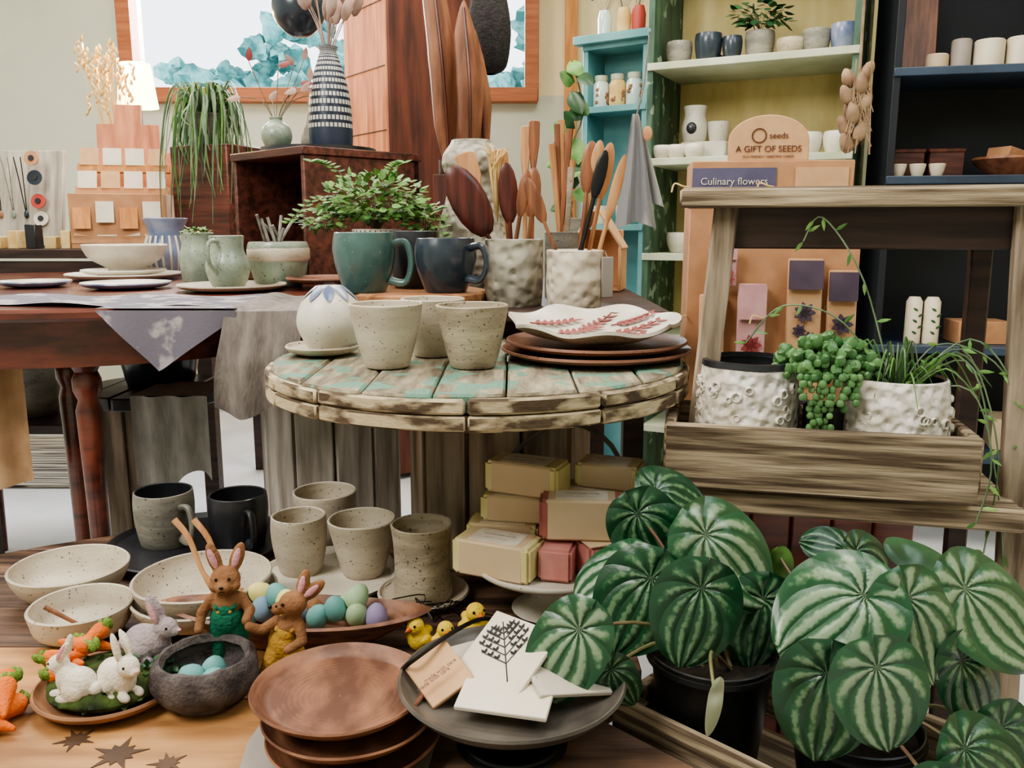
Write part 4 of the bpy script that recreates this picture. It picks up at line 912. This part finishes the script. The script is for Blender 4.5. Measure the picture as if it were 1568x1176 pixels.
pk((-.068,.0,.018),.05,.060,(22,-25,28),'kraftl');pk((.0,.012,.032),.085,.082,(30,0,-40),'paper');pk((.0,-.038,.014),.09,.05,(10,0,-14),'paper');pk((.058,.0,.020),.08,.07,(14,10,22),'paperg');pk((.03,.06,.012),.08,.05,(5,0,-10),'slate');pk((-.045,.05,.008),.05,.05,(0,0,30),'paperg')
X=T(0,.012,.032,30,0,-40)@T(0,0,.0028,0,0,40)
tr=[((0,-.036),(0,.040))]+[((0,y),(sx*l,y+l*.9)) for y,l in((-.014,.022),(-.004,.024),(.006,.020),(.016,.015),(.024,.01)) for sx in(1,-1)]
for (a,b),(c,d) in tr:
    o.tube([(a,b,0),(c,d,0)],.0007,'dot',seg=4,sm=1,X=X)
    if a==0 and c!=0:
        for f in(.4,.7,1):
            o.leaf(X@Vector((c*f,b+(d-b)*f,.0006)),X.to_3x3()@Vector((.6,1,0)),X.to_3x3()@Vector((0,0,1)),.0065,.003,'dot',nu=2,nv=3,curl=0,dome=0);o.leaf(X@Vector((c*f,b+(d-b)*f,.0006)),X.to_3x3()@Vector((-.6,1,0)),X.to_3x3()@Vector((0,0,1)),.0065,.003,'dot',nu=2,nv=3,curl=0,dome=0)
for k,(x,y) in enumerate(((-.07,-.018),(-.064,-.012))): o.text('made with care',.006,'dkred',T(x,y,.018+.006*k,22,-25,28)@T(0,0,.003),ext=.0002)
o.finish((-.006,.795,Z+.059))
o=O('white_cake_stand');o.lathe([(0,0),(.05,0),(.052,.004),(.03,.014),(.020,.03),(.028,.048),(.07,.055),(.104,.064),(.110,.072),(.107,.074),(.100,.067),(0,.065)],'cerw',sm=2,seg=60)
o.tube([(-.085,.04,.072),(-.06,.068,.19),(.02,.072,.245),(.095,.068,.20),(.10,.035,.072)],.0035,'pewt',seg=8,sm=6)
o.finish((.055,1.110,Z))
SZ=Z+.0675
def soap(x,y,z,rz,L=.078,W=.052,H=.034,m='soapw',me='soapy',lab=True):
    o=O('wrapped_soap_bar');o.box((0,0,H/2),(L,W,H),me,bev=.004,seg=2);o.box((0,0,H/2),(L*.84,W+.001,H+.001),m,bev=.003)
    if lab: o.box((0,0,H+.0006),(L*.62,W*.8,.0008),'label',bev=0);o.text('handmade soap',.0075,'dkred',T(0,.004,H+.0007),ext=.0003);o.text('lavender and oats',.0045,'dkred',T(0,-.008,H+.0007),ext=.0003)
    o.finish((x,y,z),rz)
soap(-.018,1.075,SZ,-24,L=.112,W=.056,H=.048,me='soapy')
soap(-.010,1.135,SZ,-10,L=.10,W=.05,H=.052,me='soapy')
soap(.100,1.145,SZ,-4,L=.095,W=.056,H=.048,me='soapp')
o=O('pink_soap_cube');o.box((0,0,.022),(.044,.046,.044),'soapp',bev=.004,seg=2);o.finish((.060,1.060,SZ),-14)
o=O('pink_soap_cube');o.box((0,0,.024),(.050,.050,.048),'soapp',bev=.004,seg=2);o.box((.029,0,.024),(.007,.051,.048),'soapw');o.box((0,0,.0485),(.05,.051,.001),'soapw',bev=0);o.finish((.114,1.068,SZ),22)
soap(.092,1.080,SZ+.0500,-5,L=.110,W=.048,H=.054,me='soapr')
soap(.010,1.140,SZ+.0535,-12,L=.10,W=.05,H=.036,me='soapy')
soap(.120,1.150,SZ+.0500,-8,L=.10,W=.055,H=.046,me='soapp')
soap(.022,1.142,SZ+.0915,-24,L=.108,W=.055,H=.044,me='soapy')
soap(.138,1.152,SZ+.0975,-20,L=.09,W=.055,H=.034,me='soapy')
# ---------------------------------------------------------------- peperomia + crate
o=O('peperomia_plant')
def pot(c,r,z0,z1):
    o.vessel([(r*.78,z0),(r*.8,z0+.004),(r,z1-.012),(r*1.06,z1-.012),(r*1.06,z1)],.003,'black',X=T(c[0],c[1],0));o.lathe([(0,z1-.012),(r*.98,z1-.012)],'soil',X=T(c[0],c[1],0))
P1=(.215,.85);P2=(.340,.770)
pot(P1,.064,.42,.555);pot(P2,.060,.42,.52)
LV=[
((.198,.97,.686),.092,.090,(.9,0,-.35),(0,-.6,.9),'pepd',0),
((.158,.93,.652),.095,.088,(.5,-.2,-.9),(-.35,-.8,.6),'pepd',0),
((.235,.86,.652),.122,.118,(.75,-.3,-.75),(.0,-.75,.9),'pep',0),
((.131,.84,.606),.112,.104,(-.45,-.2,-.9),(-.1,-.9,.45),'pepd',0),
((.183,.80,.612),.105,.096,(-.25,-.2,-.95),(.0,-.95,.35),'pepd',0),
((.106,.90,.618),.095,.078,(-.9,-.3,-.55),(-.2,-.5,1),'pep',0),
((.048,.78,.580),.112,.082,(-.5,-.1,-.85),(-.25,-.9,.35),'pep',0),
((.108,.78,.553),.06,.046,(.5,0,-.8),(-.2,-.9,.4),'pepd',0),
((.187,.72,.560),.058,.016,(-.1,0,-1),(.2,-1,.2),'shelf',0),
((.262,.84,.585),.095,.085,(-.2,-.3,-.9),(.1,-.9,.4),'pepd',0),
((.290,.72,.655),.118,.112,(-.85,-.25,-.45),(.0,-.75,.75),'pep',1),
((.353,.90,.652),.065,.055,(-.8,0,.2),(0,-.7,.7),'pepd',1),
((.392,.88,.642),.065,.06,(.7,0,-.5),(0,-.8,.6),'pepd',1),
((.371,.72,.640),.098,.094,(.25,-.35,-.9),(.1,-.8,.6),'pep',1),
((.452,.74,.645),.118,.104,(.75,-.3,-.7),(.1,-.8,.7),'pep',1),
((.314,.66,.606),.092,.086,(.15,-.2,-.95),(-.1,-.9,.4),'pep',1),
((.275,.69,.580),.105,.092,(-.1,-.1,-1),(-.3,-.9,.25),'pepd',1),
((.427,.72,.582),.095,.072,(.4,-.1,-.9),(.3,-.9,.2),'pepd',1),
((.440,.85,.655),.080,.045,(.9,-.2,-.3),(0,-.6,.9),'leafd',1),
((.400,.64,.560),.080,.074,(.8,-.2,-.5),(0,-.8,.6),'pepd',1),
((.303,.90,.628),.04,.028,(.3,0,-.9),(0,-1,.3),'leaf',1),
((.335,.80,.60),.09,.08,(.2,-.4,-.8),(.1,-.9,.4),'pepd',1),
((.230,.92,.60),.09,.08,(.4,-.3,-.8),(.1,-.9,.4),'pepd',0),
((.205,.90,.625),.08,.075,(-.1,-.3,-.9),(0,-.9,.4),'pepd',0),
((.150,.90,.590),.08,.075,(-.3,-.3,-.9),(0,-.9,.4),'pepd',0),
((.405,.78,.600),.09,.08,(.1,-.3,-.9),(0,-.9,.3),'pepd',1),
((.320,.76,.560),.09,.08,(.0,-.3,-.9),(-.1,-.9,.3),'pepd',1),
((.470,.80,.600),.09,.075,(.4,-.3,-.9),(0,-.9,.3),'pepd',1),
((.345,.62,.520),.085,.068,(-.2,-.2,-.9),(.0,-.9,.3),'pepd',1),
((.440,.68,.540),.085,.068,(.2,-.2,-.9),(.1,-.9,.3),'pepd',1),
]
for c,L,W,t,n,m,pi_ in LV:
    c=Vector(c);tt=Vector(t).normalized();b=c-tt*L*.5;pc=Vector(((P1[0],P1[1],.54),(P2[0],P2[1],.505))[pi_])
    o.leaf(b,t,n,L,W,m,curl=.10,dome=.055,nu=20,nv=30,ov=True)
    nn=Vector(n).normalized();nn=(nn-tt*nn.dot(tt)).normalized();a=b+tt*L*.2-nn*(L*.05+.004)
    o.tube([tuple(pc+Vector((R(-.02,.02),R(-.02,.02),0))),tuple(pc.lerp(a,.5)+Vector((0,.01,.02))),tuple(a)],[.0022,.0016],'stem',seg=6,sm=5)
o.finish()
o=O('slatted_planter_crate')
for z in(.275,.365,.462):
    o.box((.17,0.006,z),(.34,.012,.078),'grey',bev=.003);o.box((.17,.204,z),(.34,.012,.078),'grey',bev=.003);o.box((.006,.105,z),(.012,.19,.078),'grey',bev=.003);o.box((.334,.105,z),(.012,.19,.078),'grey',bev=.003)
o.box((.17,.105,.405),(.31,.18,.01),'grey');
for x,y in((.02,.02),(.32,.02),(.02,.19),(.32,.19)): o.box((x,y,.248),(.02,.02,.494),'grey')
o.finish((.107,.845,.002),-45)
# ---------------------------------------------------------------- camera / light
cd=bpy.data.cameras.new('Camera');cam=bpy.data.objects.new('Camera',cd);bpy.context.collection.objects.link(cam)
cam.location=(0,0,1);cam.rotation_euler=(math.radians(90-10.39),0,0);cd.angle=2*math.atan(900/1500);cd.clip_start=.02
bpy.context.scene.camera=cam
try: bpy.context.scene.view_settings.look='AgX - Medium High Contrast'
except Exception: pass
def area(n,loc,tgt,sx,sy,e,c):
    l=bpy.data.lights.new(n,'AREA');l.shape='RECTANGLE';l.size=sx;l.size_y=sy;l.energy=e;l.color=c
    ob=bpy.data.objects.new(n,l);bpy.context.collection.objects.link(ob);ob.location=loc;ob.rotation_euler=(Vector(tgt)-Vector(loc)).to_track_quat('-Z','Y').to_euler()
area('added_fill_front',(-1.5,.1,2.5),(-.2,1.3,.6),1.1,.9,56,(1,.96,.89))  # overhead area lights added as soft fill, no fixtures modelled
area('added_fill_right',(1.3,.4,2.5),(.6,1.8,.9),.9,.9,15,(.88,.95,1))  # added cool fill, gives the leaves their bluish highlights
area('added_fill_middle',(.1,.9,2.8),(.1,1.2,0),.8,.6,14,(1,.96,.9))
area('added_fill_back',(.4,2.4,2.85),(.4,2.8,0),1.2,.8,40,(1,.94,.82))
area('added_fill_left',(-1.5,2.6,2.85),(-1.3,2.9,0),1.2,1.0,44,(1,.97,.92))
l=bpy.data.lights.new('lamp_bulb','POINT');l.energy=16;l.color=(1,.74,.4);l.shadow_soft_size=.04
ob=bpy.data.objects.new('lamp_bulb',l);bpy.context.collection.objects.link(ob);ob.location=(-1.42,3.26,1.66)
area('window_daylight',(-.95,YB+.25,2.2),(-.7,1.5,.8),1.9,.8,140,(.9,.95,1))
w=bpy.data.worlds.new('World');bpy.context.scene.world=w;w.use_nodes=True;bg=w.node_tree.nodes['Background'];bg.inputs[0].default_value=(.9,.95,1,1);bg.inputs[1].default_value=3.0
